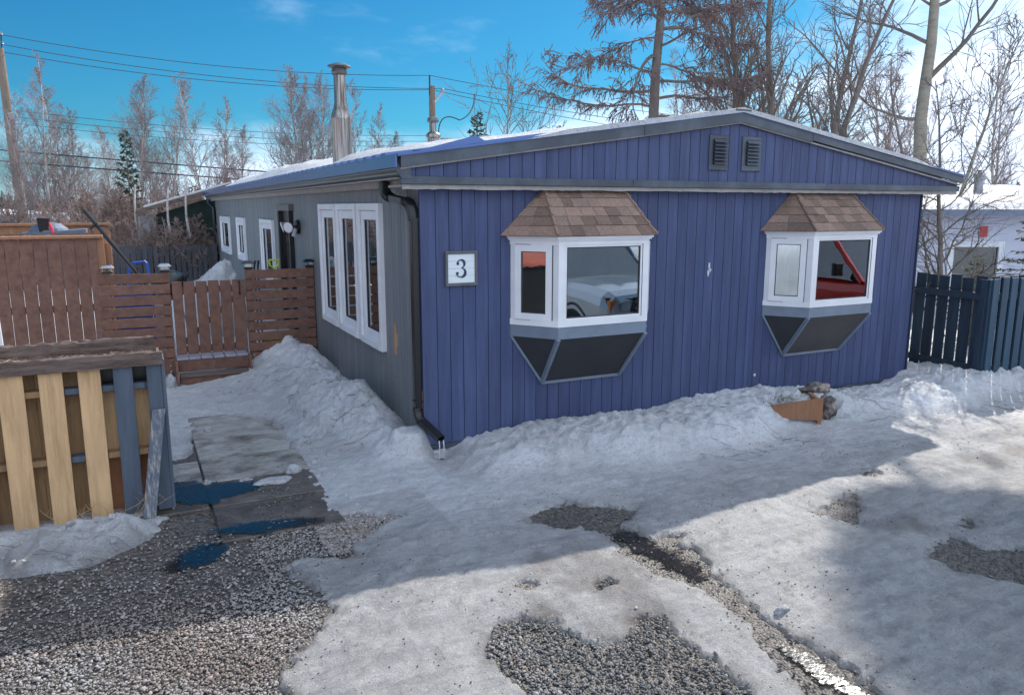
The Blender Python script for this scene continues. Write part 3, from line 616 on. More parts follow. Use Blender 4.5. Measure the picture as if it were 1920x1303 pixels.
# eave: soffit, fascia, gutter with its end cap
m = MB(); m.box(-.11, .0, -.02, 18.5, 2.50, 2.525); m.box(-.235, -.10, -.05, 18.55, 2.56, 2.572); m.box(-.12, -.10, -.05, 18.5, 2.515, 2.56); P('eave_soffit', m, SOFF)
m = MB(); m.box(-.125, -.112, -.06, 18.55, 2.575, 2.68); P('eave_fascia', m, GUTTER)
prof = [(-.128, 2.645), (-.128, 2.575), (-.20, 2.575), (-.222, 2.60), (-.222, 2.615), (-.245, 2.64), (-.245, 2.652), (-.238, 2.652), (-.238, 2.643), (-.216, 2.62), (-.216, 2.603), (-.197, 2.582), (-.135, 2.582), (-.135, 2.645)]
m = MB(); n = len(prof); L_ = [(-.10), 18.6]
m.add([(a, yy, b) for yy in L_ for a, b in prof], [(i, (i + 1) % n, n + (i + 1) % n, n + i) for i in range(n)]); gut = P('gutter', m, GUTTER)
m = MB(); m.prism([(-.125, 2.66), (-.125, 2.56), (-.205, 2.56), (-.25, 2.62), (-.25, 2.66)], -.13, -.10, 1); m.build('end_cap', SLATE, gut)
# downspouts
def flat_tube(m, pts, wx, wy, rib=False, frame=None):
    """rectangular duct swept along pts; wx across (world y or x), wy"""
    pts = [Vector(p) for p in pts]; k = len(m.v); side = Vector(frame or (0, 1, 0))
    for i, p in enumerate(pts):
        d = (pts[min(i + 1, len(pts) - 1)] - pts[max(i - 1, 0)]).normalized(); s = (side - d * side.dot(d)).normalized(); u = d.cross(s)
        g = 1 + (.17 if (rib and i % 2) else 0)
        for a, b in ((-1, -.8), (-.8, -1), (.8, -1), (1, -.8), (1, .8), (.8, 1), (-.8, 1), (-1, .8)): m.v.append(tuple(p + s * a * wx * g / 2 + u * b * wy * g / 2))
    for i in range(len(pts) - 1):
        for j in range(8): m.f.append((k + i * 8 + j, k + i * 8 + (j + 1) % 8, k + i * 8 + 8 + (j + 1) % 8, k + i * 8 + 8 + j)); m.m.append(0)
def arc(p0, p1, p2, n): return [tuple((1 - t) ** 2 * a + 2 * t * (1 - t) * b + t * t * c for a, b, c in zip(p0, p1, p2)) for t in [i / n for i in range(n + 1)]]
m = MB(); flat_tube(m, [(-.18, .50, 2.58), (-.18, .50, 2.545)], .085, .065); ds = P('downspout', m, BLACK)
m = MB(); flat_tube(m, arc((-.18, .50, 2.55), (-.18, .50, 2.42), (-.15, .38, 2.405), 19), .082, .062, True, (1, 0, 0)); m.build('elbow', BLACK, ds, smooth=True)
m = MB(); flat_tube(m, [(-.15, .38, 2.405), (-.10, .14, 2.375)], .08, .06, False, (1, 0, 0)); m.build('offset_pipe', BLACK, ds)
m = MB(); flat_tube(m, arc((-.10, .14, 2.375), (-.055, .055, 2.365), (-.05, .055, 2.20), 19), .082, .062, True, (1, 0, 0)); m.build('elbow', BLACK, ds, smooth=True)
m = MB(); flat_tube(m, [(-.05, .055, 2.21), (-.05, .055, 1.2), (-.05, .055, .47)], .082, .062, False, (0, 1, 0)); m.build('pipe', BLACK, ds)
m = MB(); flat_tube(m, arc((-.05, .055, .47), (-.05, .055, .38), (-.035, -.01, .35), 8), .08, .06, True, (1, 0, 0)); m.build('elbow', BLACK, ds, smooth=True)
m = MB(); flat_tube(m, [(-.035, -.01, .35), (.055, -.27, .235)], .075, .06, False, (1, 0, 0)); m.build('spout', BLACK, ds)
m = MB()
for z, yy in ((2.2, .055), (.52, .055)):
    m.box(-.088, -.012, .01, .10, z, z + .02)
m.build('strap', BLACK, ds)
m = MB()
for i in range(26):
    t = rb.random(); z = .20 - t * .16; s = .0035
    m.lathe([(0, -s * 1.6), (s, 0), (0, s * 1.6)], (.055 + rb.choice([-.022, .02]) + rb.uniform(-.003, .003), -.285, z), 6)
for sx in (-.022, .02): m.tube([(.055 + sx, -.275, .225), (.056 + sx, -.284, .17), (.055 + sx, -.285, .11)], [.006, .004, .002], 6)
tag(m.build('water_drip', pm('water_drops', (.6, .65, .7), .08, .05, bump=0)), 'thin streams of meltwater dripping from the spout end', 'dripping water')
m = MB(); flat_tube(m, [(-.18, 18.2, 2.58), (-.18, 18.2, 2.45), (-.06, 18.05, 2.30), (-.05, 18.05, .2)], .08, .08, False, (1, 1, 0)); P('downspout', m, BLACK)
# corner trims, sill beam, skirting shadow boards
m = MB(); m.box(-.012, .010, -.012, .02, .12, 2.49); P('corner_trim', m, BLUE)
m = MB(); m.box(-.014, -.001, .022, .058, .08, .62); P('bare_corner_strip', m, pm('bare_wood_strip', (.5, .27, .17), .8, .25, 4, (8, 8, 1)))
m = MB(); m.box(6.722, 6.75, -.012, .03, .10, 2.49); P('corner_trim', m, BLUED)
m = MB(); m.box(.0, 6.74, -.006, .05, .055, .102, .0); P('sill_beam', m, SLATE)
m = MB(); m.box(.03, 6.7, .05, .07, -.1, .06); m.box(.03, .06, .07, 18.2, -.1, .06); P('crawlspace_shade_sheet', m, pm('crawlspace_shade', (.02, .018, .016), .9))  # near-black sheet painting the shade of the gap under the wall
m = MB(); m.box(-.03, .02, .03, 1.15, .045, .085, .004); m.box(-.055, -.02, .1, .95, .0, .04, .004); P('skirt_plank', m, WEATH)
# side wall
WIN = [(1.15, 2.00, .81, 2.36), (2.07, 2.98, .81, 2.36), (3.04, 3.96, .81, 2.36), (7.84, 9.28, .95, 2.09), (11.70, 13.0, 1.10, 2.08), (14.65, 16.65, 1.10, 2.07)]
DOOR = (6.0, 7.05, .35, 2.30)
holes = [WIN[0][:1] + (WIN[2][1],) + (.81, 2.36)] + WIN[3:] + [DOOR]
def side_seg(a, b):
    """z spans left of a board between a and b"""
    for h in holes:
        if (a + b) / 2 > h[0] + .03 and (a + b) / 2 < h[1] - .03: return [(.10, h[2] + .03), (h[3] - .03, 2.505)]
    return [(.10, 2.505)]
y = .06; far = MB(); SP = .1015
while y < 18.2:
    for z0, z1 in side_seg(y, y + SP):
        if y < 5.9:
            m = MB(); m.box(rb.uniform(-.001, .001), .02, y, y + SP - .007, z0, z1); P('board', m, GREY)
        else: far.box(rb.uniform(-.001, .001), .02, y, y + SP - .007, z0, z1)
    y += SP
tag(P('board', far, GREY), kind='stuff')
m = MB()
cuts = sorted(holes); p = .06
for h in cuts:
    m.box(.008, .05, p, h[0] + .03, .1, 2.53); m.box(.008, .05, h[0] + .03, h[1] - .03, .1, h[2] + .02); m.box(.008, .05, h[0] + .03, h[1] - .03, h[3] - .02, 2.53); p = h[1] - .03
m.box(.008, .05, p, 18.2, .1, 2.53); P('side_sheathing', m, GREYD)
m = MB(); m.box(6.68, 6.74, .06, 18.2, .1, 2.52); m.box(.05, 6.68, 18.14, 18.2, .1, 2.52); P('rear_wall', m, GREY)
m = MB(); m.hexa([(-.2, 18.1, 2.5), (7.27, 18.1, 2.5), (7.27, 18.2, 2.5), (-.2, 18.2, 2.5), (-.2, 18.1, 2.62), (7.27, 18.1, 2.62), (7.27, 18.2, 2.62), (-.2, 18.2, 2.62)]); P('rear_gable', m, BLUE)
m = MB(); m.box(-.004, .0005, .80, .87, .84, 1.15); m.box(-.004, .0005, .76, .80, .93, 1.06); P('bare_wood_patch', m, pm('bare_patch_wood', (.5, .27, .15), .8, .25, 4))
m = MB(); m.box(.0, .0005, 0, .001, 2, 2.01)
# peeled spots on front
m = MB()
for cx_, cz_, w, h in ((4.08, .39, .018, .018), (3.325, 1.68, .012, .05), (3.315, 1.61, .014, .035), (3.335, 1.64, .022, .02)):
    m.prism([(cx_ + w * math.cos(a), cz_ + h * math.sin(a) * (1 + .3 * math.sin(3 * a))) for a in [i * .785 for i in range(8)]], -.0045, -.0005, 1)
P('pale_scuff', m, pm('pale_scuff_mat', (.6, .58, .62), .8))
# interior rooms
m = MB()
def wallbox(m, a, b, c, d, e, f): m.box(a, b, c, d, e, f)
wallbox(m, .06, 6.66, .10, 5.6, .25, .30); 
P('interior_floor', m, INTF)
m = MB(); wallbox(m, .06, 6.66, 5.6, 5.65, .25, 2.46); wallbox(m, 3.2, 3.25, .1, 5.6, .3, 2.46); wallbox(m, .06, 6.66, .10, 5.6, 2.42, 2.46); wallbox(m, 6.6, 6.66, .1, 5.6, .3, 2.42); P('interior_walls', m, INT)

# windows on the side wall
def side_window(y0, y1, z0, z1, sash=True, lab=None):
    fw = .075; m = MB()
    m.bev(-.055, .03, y0, y0 + fw, z0, z1); m.bev(-.055, .03, y1 - fw, y1, z0, z1); m.bev(-.055, .03, y0 + fw, y1 - fw, z1 - fw, z1); m.bev(-.06, .03, y0 + fw, y1 - fw, z0, z0 + fw)
    w = P('window', m, WHITE)
    if lab: w['label'] = lab
    s = MB(); a, b, c, d = y0 + fw, y1 - fw, z0 + fw, z1 - fw; q = .10
    s.bev(-.025, .03, a, a + q, c, d); s.bev(-.025, .03, b - q, b, c, d); s.bev(-.025, .03, a + q, b - q, d - q, d); s.bev(-.025, .03, a + q, b - q, c, c + q); s.build('sash', WHITE, w)
    g = MB(); g.box(.004, .010, a + q, b - q, c + q, d - q); g.build('pane', GLASS, w)
    e = .012; g = MB(); g.box(-.008, .003, a + q, a + q + e, c + q, d - q); g.box(-.008, .003, b - q - e, b - q, c + q, d - q); g.box(-.008, .003, a + q + e, b - q - e, c + q, c + q + e); g.box(-.008, .003, a + q + e, b - q - e, d - q - e, d - q); g.build('gasket', BLACK, w)
    g = MB(); g.box(-.0255, .0, a, a + .005, c, d); g.box(-.0255, .0, b - .005, b, c, d); g.box(-.0255, .0, a + .005, b - .005, d - .005, d); g.build('gap_shade_strip', GREYD, w)  # dark strips painting the shade of the sash gap
    return w
for i, q in enumerate(WIN): side_window(*q, lab=['tall window nearest the downspout', 'middle one of the three tall windows', 'tall window nearest the brown fence', 'small window left of the black door', 'middle small window', 'small window nearest the far end'][i])
for q in WIN[:3]:
    m = MB(); n_ = 14
    for i in range(n_): a, b = q[0] + .12 + .42 * i / n_, q[0] + .12 + .42 * (i + 1) / n_; m.add([(.14 + .02 * (i % 2), a, q[2]), (.14 + .02 * ((i + 1) % 2), b, q[2]), (.14 + .02 * ((i + 1) % 2), b, q[3]), (.14 + .02 * (i % 2), a, q[3])], [(0, 1, 2, 3)])
    P('curtain', m, CURT)  # added pale sheets standing in for sky reflections in the tall panes
# far rooms behind the small windows
for q in WIN[3:]:
    m = MB(); m.box(.06, .08, q[0] - .1, q[1] + .1, q[2] - .1, q[3] + .1); P('curtain', m, CURT)
# black side door
m = MB(); m.bev(-.07, .03, 6.0, 6.10, .35, 2.33); m.bev(-.07, .03, 6.95, 7.05, .35, 2.33); P('door_frame', m, BLACK)
m = MB(); m.bev(-.08, .03, 5.95, 7.10, 2.26, 2.36); P('door_head', m, GUTTER)
m = MB(); m.bev(.0, .04, 6.10, 6.95, .35, 2.26); dr = P('door', m, BLACK)
m = MB(); m.box(-.012, -.001, 6.25, 6.80, 1.3, 2.1); m.build('door_pane', CARGLASS, dr)
m = MB(); m.tube([(-.001, 6.17, 1.25), (-.04, 6.17, 1.25), (-.04, 6.17, 1.12), (-.001, 6.17, 1.12)], .008, 6); m.build('handle', STEEL, dr)
# twin floodlight next to the door
m = MB(); m.tube([(0, 5.55, 2.02), (-.05, 5.55, 2.02)], .11, 14); fl = P('wall_light', m, BLACK)
for dy, dz, a in ((-.11, .02, -.35), (.12, .03, .5)):
    c = Vector((-.12, 5.55 + dy, 2.02 + dz)); d = Vector((-.8, -.45 + a, -.25)).normalized(); h = MB()
    h.tube([(-.05, 5.55, 2.02), tuple(c)], .02, 8); h.tube([tuple(c), tuple(c + d * .05), tuple(c + d * .12)], [.03, .06, .085], 14); h.build('lamp_head', STEEL, fl, smooth=False)
    h = MB(); h.tube([tuple(c + d * .121), tuple(c + d * .127)], [.078, .07], 14); h.build('lens', WHITE, fl)
h = MB(); h.tube([(-.05, 5.55, 1.98), (-.10, 5.53, 1.88)], [.035, .03], 10); h.build('motion_sensor', WHITE, fl)
# gable vents
for a, b in ((3.16, 3.42), (3.61, 3.88)):
    m = MB(); m.bev(a, b, -.116, -.102, 2.70, 3.065, .006); v = P('gable_vent', m, SLATE)
    q = MB(); q.box(a + .055, b - .04, -.118, -.1165, 2.755, 3.03); q.build('vent_hole', BLACK, v)
    for k in range(7):
        z = 2.765 + k * .037; q = MB(); q.hexa([(a + .05, -.150, z), (b - .035, -.150, z), (b - .035, -.146, z), (a + .05, -.146, z), (a + .05, -.124, z + .032), (b - .035, -.124, z + .032), (b - .035, -.119, z + .034), (a + .05, -.119, z + .034)]); q.build('louvre', SLATE, v)
    q = MB()
    for sx in (a + .015, b - .015):
        for sz in (2.712, 3.05): q.lathe([(0, .004), (.006, .002), (.007, 0)], (sx, -.117, sz), 6)
    q.build('screw', STEEL, v)
# bay windows
def bay(c, lab, mat_front):
    zb, zt, P_ = 1.215, 2.03, .40; hw, hf = .80, .50
    pts = [(c - hw, 0), (c - hf, -P_), (c + hf, -P_), (c + hw, 0)]
    m = MB()
    def ring(m, o, z0, z1, th=.04):
        q = [(c - hw - o, .0), (c - hf - o * .8, -P_ - o), (c + hf + o * .8, -P_ - o), (c + hw + o, .0)]; qi = [(c - hw + th, .0), (c - hf + th * .5, -P_ + th), (c + hf - th * .5, -P_ + th), (c + hw - th, .0)]
        for i in range(3):
            a, b, d, e = q[i], q[i + 1], qi[i + 1], qi[i]; m.hexa([(*a, z0), (*b, z0), (*d, z0), (*e, z0), (*a, z1), (*b, z1), (*d, z1), (*e, z1)])
    ring(m, .012, 1.972, 2.03); ring(m, .012, 1.205, 1.262)
    for i, (px, py) in enumerate(pts):   # mullion posts
        s = .045
        if i in (0, 3): k = 1 if i == 0 else -1; m.hexa([(px - .004 * k, -.001, 1.262), (px + .05 * k, -.001, 1.262), (px + .075 * k, -.05, 1.262), (px + .016 * k, -.05, 1.262), (px - .004 * k, -.001, 1.972), (px + .05 * k, -.001, 1.972), (px + .075 * k, -.05, 1.972), (px + .016 * k, -.05, 1.972)])
        else: k = 1 if i == 1 else -1; m.prism([(px - .038 * k, py + .058), (px - .008 * k, py - .010), (px + .06 * k, py - .012), (px + .06 * k, py + .03), (px + .0 * k, py + .065)][::k], 1.262, 1.972, 2)
    bw = P('bay_window', m, WHITE); bw['label'] = lab
    # front picture pane with bead
    z0, z1 = 1.262, 1.972
    m = MB(); a, b = c - hf + .062, c + hf - .062; q = .022
    m.bev(a, a + q, -.405, -.37, z0, z1, .003); m.bev(b - q, b, -.405, -.37, z0, z1, .003); m.bev(a + q, b - q, -.405, -.37, z1 - q, z1, .003); m.bev(a + q, b - q, -.405, -.37, z0, z0 + q, .003); m.build('picture_frame', WHITE, bw)
    m = MB(); m.box(a + q, b - q, -.389, -.383, z0 + q, z1 - q); m.build('pane', GLASS, bw)
    e = .009; m = MB(); m.box(a + q, a + q + e, -.398, -.390, z0 + q, z1 - q); m.box(b - q - e, b - q, -.398, -.390, z0 + q, z1 - q); m.box(a + q + e, b - q - e, -.398, -.390, z0 + q, z0 + q + e); m.box(a + q + e, b - q - e, -.398, -.390, z1 - q - e, z1 - q); m.build('gasket', BLACK, bw)
    m = MB(); m.box(a - .006, a, -.4085, -.38, z0, z1); m.box(b, b + .006, -.4085, -.38, z0, z1); m.build('shade_strip', GREYD, bw)  # dark strips painting gap shade beside the front pane
    # side casements
    for k in (-1, 1):
        A = Vector((c + k * (hw - .012), -.03)); B = Vector((c + k * (hf + .018), -P_ + .02)); d = (B - A).normalized(); nrm = Vector((d.y, -d.x)) * (-k) if False else Vector((k * abs(d.y), -abs(d.x)))
        Ln = (B - A).length
        def strip(m, s0, s1, za, zb_, o0, o1):
            p = [A + d * s0 + nrm * o1, A + d * s1 + nrm * o1, A + d * s1 + nrm * o0, A + d * s0 + nrm * o0]
            if k > 0: p = p[::-1]
            m.hexa([(t.x, t.y, za) for t in p] + [(t.x, t.y, zb_) for t in p])
        m = MB(); w = .062
        strip(m, .02, .02 + w, z0, z1, -.02, .012); strip(m, Ln - .04 - w, Ln - .04, z0, z1, -.02, .012); strip(m, .02 + w, Ln - .04 - w, z1 - w, z1, -.02, .012); strip(m, .02 + w, Ln - .04 - w, z0, z0 + w, -.02, .012); m.build('casement', WHITE, bw)
        m = MB(); strip(m, .02 + w, Ln - .04 - w, z0 + w, z1 - w, -.012, -.007); m.build('pane', GLASS, bw)
        e = .008; m = MB(); strip(m, .02 + w, .02 + w + e, z0 + w, z1 - w, -.006, .001); strip(m, Ln - .04 - w - e, Ln - .04 - w, z0 + w, z1 - w, -.006, .001); strip(m, .02 + w + e, Ln - .04 - w - e, z0 + w, z0 + w + e, -.006, .001); strip(m, .02 + w + e, Ln - .04 - w - e, z1 - w - e, z1 - w, -.006, .001); m.build('gasket', BLACK, bw)
        m = MB(); strip(m, .013, .02, z0 + .004, z1 - .004, -.02, .006); strip(m, Ln - .04, Ln - .034, z0 + .004, z1 - .004, -.02, .006); strip(m, .02, Ln - .04, z1, z1 + .005, -.02, .006); strip(m, .02, Ln - .04, z0 - .005, z0, -.02, .006); m.build('shade_strip', GREYD, bw)  # gap shade around the casement painted as dark strips
    # floor and ceiling of the bay
    m = MB(); qi = [(c - hw + .03, .06), (c - hf + .02, -P_ + .03), (c + hf - .02, -P_ + .03), (c + hw - .03, .06)]; m.prism(qi, 1.14, 1.21, 2); m.prism(qi, 2.025, 2.06, 2); m.build('bay_boards', INT, bw)
    # head trim, grey-blue skirt band
    m = MB(); ring(m, .045, 2.032, 2.052); ring(m, .03, 2.015, 2.031); m.build('head_trim', WHITE, bw)
    m = MB(); ring(m, .006, 1.09, 1.204, .03); m.build('skirt_band', GBLUE, bw)
    # tapered underside: three panels and corner strips
    T = [(c - hw, -.0, 1.088), (c - hf, -P_, 1.088), (c + hf, -P_, 1.088), (c + hw, -.0, 1.088)]; B1, B2 = (c - .46, -.012, .59), (c + .46, -.012, .59)
    def slab(pts, mt, name):
        V_ = [Vector(p) for p in pts]; nn = (V_[1] - V_[0]).cross(V_[2] - V_[0]).normalized() * .01; m = MB(); n = len(V_)
        cc = sum(V_, Vector()) / n
        if (cc + nn - Vector((c, .3, 1))).length < (cc - Vector((c, .3, 1))).length: nn = -nn
        m.add([tuple(v) for v in V_] + [tuple(v - nn) for v in V_], [tuple(range(n)), tuple(range(n, 2 * n))[::-1]] + [(i, (i + 1) % n, n + (i + 1) % n, n + i) for i in range(n)]); m.build(name, mt, bw)
    slab([T[0], T[1], B1], PANEL, 'underside_panel'); slab([T[1], T[2], B2, B1], mat_front, 'underside_panel'); slab([T[2], T[3], B2], PANEL, 'underside_panel')
    def strip3(p, q, w=.022, off=(0, 0, 0)):
        p, q = Vector(p) + Vector(off), Vector(q) + Vector(off); m = MB(); m.tube([tuple(p), tuple(q)], w, 4); m.build('corner_strip', GBLUE, bw)
    strip3(T[1], B1, .026); strip3(T[2], B2, .026); strip3(T[0], B1, .018); strip3(T[3], B2, .018); strip3(B1, B2, .020)
    # shingled hip roof
    E0 = [(c - .90, .0, 2.058), (c - .55, -.45, 2.058), (c + .55, -.45, 2.058), (c + .90, .0, 2.058)]; E1 = [(c - .46, .0, 2.485), (c - .455, -.015, 2.485), (c + .455, -.015, 2.485), (c + .46, .0, 2.485)]
    m = MB(); m.add(E0 + E1, [(0, 1, 5, 4), (1, 2, 6, 5), (2, 3, 7, 6), (0, 3, 2, 1)]); m.build('roof_deck', WEATH, bw)
    for f, (a, b) in enumerate(((0, 1), (1, 2), (2, 3))):
        A0, B0, A1, B1_ = Vector(E0[a]), Vector(E0[b]), Vector(E1[a]), Vector(E1[b]); nn = (B0 - A0).cross(A1 - A0).normalized()
        if nn.z < 0: nn = -nn
        rows = 5
        for r in range(rows):
            t0, t1 = r / rows - (.02 if r == 0 else 0), min((r + 1) / rows + .02, 1.0)
            n = {0: 2, 1: 7, 2: 2}[f]; us = [0]; 
            off = rb.uniform(0, .08)
            for k in range(1, n): us.append(k / n + rb.uniform(-.025, .025) + (off - .04))
            us.append(1)
            for k in range(n):
                def pt(u, t, lift): q0 = A0 + (B0 - A0) * u; q1 = A1 + (B1_ - A1) * u; return tuple(q0 + (q1 - q0) * t + nn * lift)
                g = .0025; u0, u1 = us[k] + g * (k > 0), us[k + 1] - g * (k < n - 1); lf = .013 + rb.uniform(-.002, .004); bl = .005
                m = MB(); m.hexa([pt(u0, t0, bl), pt(u1, t0, bl), pt(u1, t1, .002), pt(u0, t1, .002), pt(u0, t0, lf), pt(u1, t0, lf + rb.uniform(0, .004)), pt(u1, t1, .006), pt(u0, t1, .006)]); m.build('shingle', SHIN, bw)
    for a in (1, 2):
        A0, A1 = Vector(E0[a]), Vector(E1[a]); m = MB(); 
        for r in range(5): p, q = A0.lerp(A1, r / 5) + Vector((0, -.012, .015)), A0.lerp(A1, (r + 1.06) / 5) + Vector((0, -.007, .008)); m.tube([tuple(p), tuple(q)], [.016, .011], 5)
        m.build('hip_cap', SHIN, bw)
    return bw
bay(BAYS[0], 'bay window with number sign to its left', PANEL); bay(BAYS[1], 'bay window nearer the blue fence', PANELB)
# things seen in the rooms
m = MB(); m.bev(5.15, 5.55, -.28, .02, 1.21, 1.25); 
t = thing('wooden_chair', 'brown wooden chair with curved back seen through the tall side windows', 'chair', (.55, 1.55, .3))
m = MB(); m.bev(.35, .80, 1.35, 1.80, .74, .78); m.build('seat', ORANGE, t)
for a, b in ((.38, 1.38), (.77, 1.38), (.38, 1.77), (.77, 1.77)): m = MB(); m.tube([(a, b, .3), (a, b, .74)], .02, 8); m.build('leg', ORANGE, t)
m = MB(); m.tube(arc((.40, 1.36, .78), (.58, 1.30, 2.1), (.76, 1.36, .78), 14), .02, 8); m.build('back_hoop', ORANGE, t)
for k in range(4): xk = .47 + .075 * k; m = MB(); m.tube([(xk, 1.36, .78), (xk, 1.335, 1.3)], .009, 6); m.build('spindle', ORANGE, t)
t = thing('curtain', 'pale curtain hanging in the bay nearer the blue fence', 'curtain', (4.5, .2, 1.2)); m = MB()
for x0 in (4.30, 5.35):
    pts = [(x0 + .33 * i / 24, .10 + .025 * math.sin(i * 1.7)) for i in range(25)]
    for i in range(24): a, b = pts[i], pts[i + 1]; m.add([(*a, 1.22), (*b, 1.22), (*b, 2.04), (*a, 2.04)], [(0, 1, 2, 3)])
m.build('fabric', CURT, t)
lump('pillow', (4.62, -.15, 1.28), (.16, .12, .07), pm('beige_cushion', (.5, .42, .3), .9, .25, 6), 'crumpled beige cushion in the left pane of the bay nearer the blue fence', 'cushion', 21, 3, .3)
lump('plush_toy', (5.02, -.2, 1.29), (.05, .045, .06), pm('yellow_plush', (.7, .5, .05), .9), 'small yellow plush ball on the sill of the bay nearer the blue fence', 'plush toy', 22, 3, .2)
lump('plush_toy', (5.12, -.2, 1.28), (.05, .05, .08), pm('blue_plush', (.05, .09, .3), .9), 'small blue plush on the sill beside the yellow one', 'plush toy', 23, 3, .3)
lump('plush_toy', (5.30, -.18, 1.30), (.13, .08, .09), pm('cream_plush', (.55, .5, .35), .9), 'cream plush lying at the right of the same sill', 'plush toy', 24, 3, .3)

# number sign
t = thing('house_number_sign', 'square white plank sign with a dark numeral 3 on the blue wall', 'sign', (.38, -.01, 1.76))
for k in range(4): m = MB(); z = 1.628 + k * .067; m.bev(.245, .515, -.018, -.004, z, z + .0655, .002); m.build('plank', PSIGN, t)
for a, b, c_, d in ((.22, .54, 1.60, 1.628), (.22, .54, 1.896, 1.922)): m = MB(); m.bev(a, b, -.03, -.003, c_, d, .003); m.build('frame', PFRAME, t)
for a, b in ((.22, .245), (.515, .54)): m = MB(); m.bev(a, b, -.029, -.003, 1.628, 1.896, .003); m.build('frame', PFRAME, t)
def stroke(m, pts, wd, y0, y1):
    n = len(pts); L_, R_ = [], []
    for i in range(n):
        a, b = Vector(pts[max(i - 1, 0)]), Vector(pts[min(i + 1, n - 1)]); t_ = (b - a).normalized(); nn = Vector((-t_.y, t_.x)); p = Vector(pts[i]); L_.append(p + nn * wd[i] / 2); R_.append(p - nn * wd[i] / 2)
    for i in range(n - 1):
        q = [R_[i], R_[i + 1], L_[i + 1], L_[i]]; m.add([(v.x, y, v.y) for y in (y0, y1) for v in q], [(0, 1, 2, 3), (7, 6, 5, 4), (0, 4, 5, 1), (1, 5, 6, 2), (2, 6, 7, 3), (3, 7, 4, 0)])
m = MB(); cx_, cz_ = .38, 1.762
def ar(c, rx, rz_, a0, a1, n): return [(c[0] + rx * math.cos(R(a0 + (a1 - a0) * i / n)), c[1] + rz_ * math.sin(R(a0 + (a1 - a0) * i / n))) for i in range(n + 1)]
up = ar((cx_ - .006, cz_ + .042), .036, .037, 165, -75, 18); stroke(m, up, [.010 + .016 * max(0, math.sin(math.pi * min(1, max(0, (i - 5) / 11)))) for i in range(19)], -.0215, -.0185)
lo = ar((cx_ - .006, cz_ - .038), .044, .043, 82, -168, 20); stroke(m, lo, [.010 + .018 * max(0, math.sin(math.pi * min(1, max(0, (i - 2) / 12)))) for i in range(21)], -.0215, -.0185)
for bx0, bz0, br0 in ((cx_ - .036, cz_ + .045, .0135), (cx_ - .042, cz_ - .045, .0145)): m.prism([(bx0 + br0 * math.cos(k * .524), bz0 + br0 * math.sin(k * .524)) for k in range(12)], -.0222, -.0183, 1)
m.build('numeral', INK, t)

# chimneys on the roof
def chimney(x, y, z, r, h, name, big):
    m = MB()
    if big:
        m.lathe([(r, 0), (r * .97, h * .50), (r * .99, h * .505), (r * .99, h * .52), (r * .85, h * .57), (r * .68, h * .62), (r * .62, h * .65), (r * .60, h * .9)], (x, y, z), 28); ch = m.build('chimney', CHROME, roof, smooth=True)
        q = MB(); q.lathe([(r * .6, 0), (r * .75, .02), (r * .80, .05), (r * .70, .10), (r * 1.05, .12), (r * 1.18, .13), (r * 1.15, .145), (r * .6, .18), (0, .19)], (x, y, z + h * .88), 28); q.build('chimney_cap', CAPM, roof)
        q = MB(); q.lathe([(r * 1.25, -.05), (r * 1.2, .03), (r * 1.02, .05)], (x, y, z + .08), 24); q.build('storm_collar', CHROME, roof)
    else:
        m.lathe([(r, 0), (r, h * .55), (r * 1.25, h * .57), (r * 1.25, h * .62), (r * .9, h * .66), (r * .5, h * .68), (r * .5, h * .86)], (x, y, z), 20); m.build('chimney', CHROME, roof)
        q = MB(); q.lathe([(r * .5, -.06), (r * .95, -.05), (r * 1.0, -.02), (r * .9, .03), (r * .3, .05), (0, .05)], (x, y, z + h * .9), 20); q.build('chimney_cap', CAPM, roof)
chimney(.78, 5.8, 2.80, .155, 1.74, 'c', True)
chimney(2.92, 7.4, 3.05, .11, .98, 'c', False)
# snow on the roof
xs2 = np.linspace(-.24, 7.3, 150); ys2 = np.concatenate([[-.170, -.158, -.10], np.linspace(-.05, 18.6, 260)]); X2, Y2 = np.meshgrid(xs2, ys2)
rz_ = np.where(X2 < 3.55, zL + (X2 + .22) * (zP - zL) / 3.77, zP + (X2 - 3.55) * (zR - zP) / 3.76)
edge = .16 + .30 * np.abs(fbm(Y2, X2 * 0, .7, 3, 71)) + .55 * sst(2.2 - Y2, 0, 1.8)
ridge_gap = 0
th = (.19 + .12 * fbm(X2, Y2, 1.1, 3, 72) + .05 * fbm(X2, Y2, 5, 3, 73)) * sst(X2, edge - .2, edge + .45)
prof = np.interp(Y2, [0, 1.0, 2.0, 3.0, 4.4, 5.2, 6.0, 7.0, 8, 10, 13, 18.6], [.15, .25, .7, .85, 1.0, .5, .35, .95, 1.2, 1.45, 1.3, 1.0]); th = th * prof
th = np.where(X2 > 2.6, th * (1 - .8 * sst(X2, 2.6, 3.4)), th) 
th = np.where(X2 > 3.6, .10 + .05 * fbm(X2, Y2, 1.5, 3, 74), th) * sst(Y2, -.05, .6)
th = th * (1 - .7 * np.exp(-(((X2 - .78) / .3) ** 2 + ((Y2 - 5.8) / .3) ** 2)))
th = np.maximum(th, (.050 + .03 * fbm(X2, Y2, 3, 3, 77)) * sst(X2, .9, 1.5) * (1 - sst(X2, 6.3, 6.9))) * sst(Y2, -.170, -.157)
rsn = grid_mesh('roof_snow', xs2, ys2, rz_ + th - .012 + .0 * X2, RSNOW); tag(rsn, 'old white snow lying lumpy on the blue metal roof', 'snow', kind='stuff')

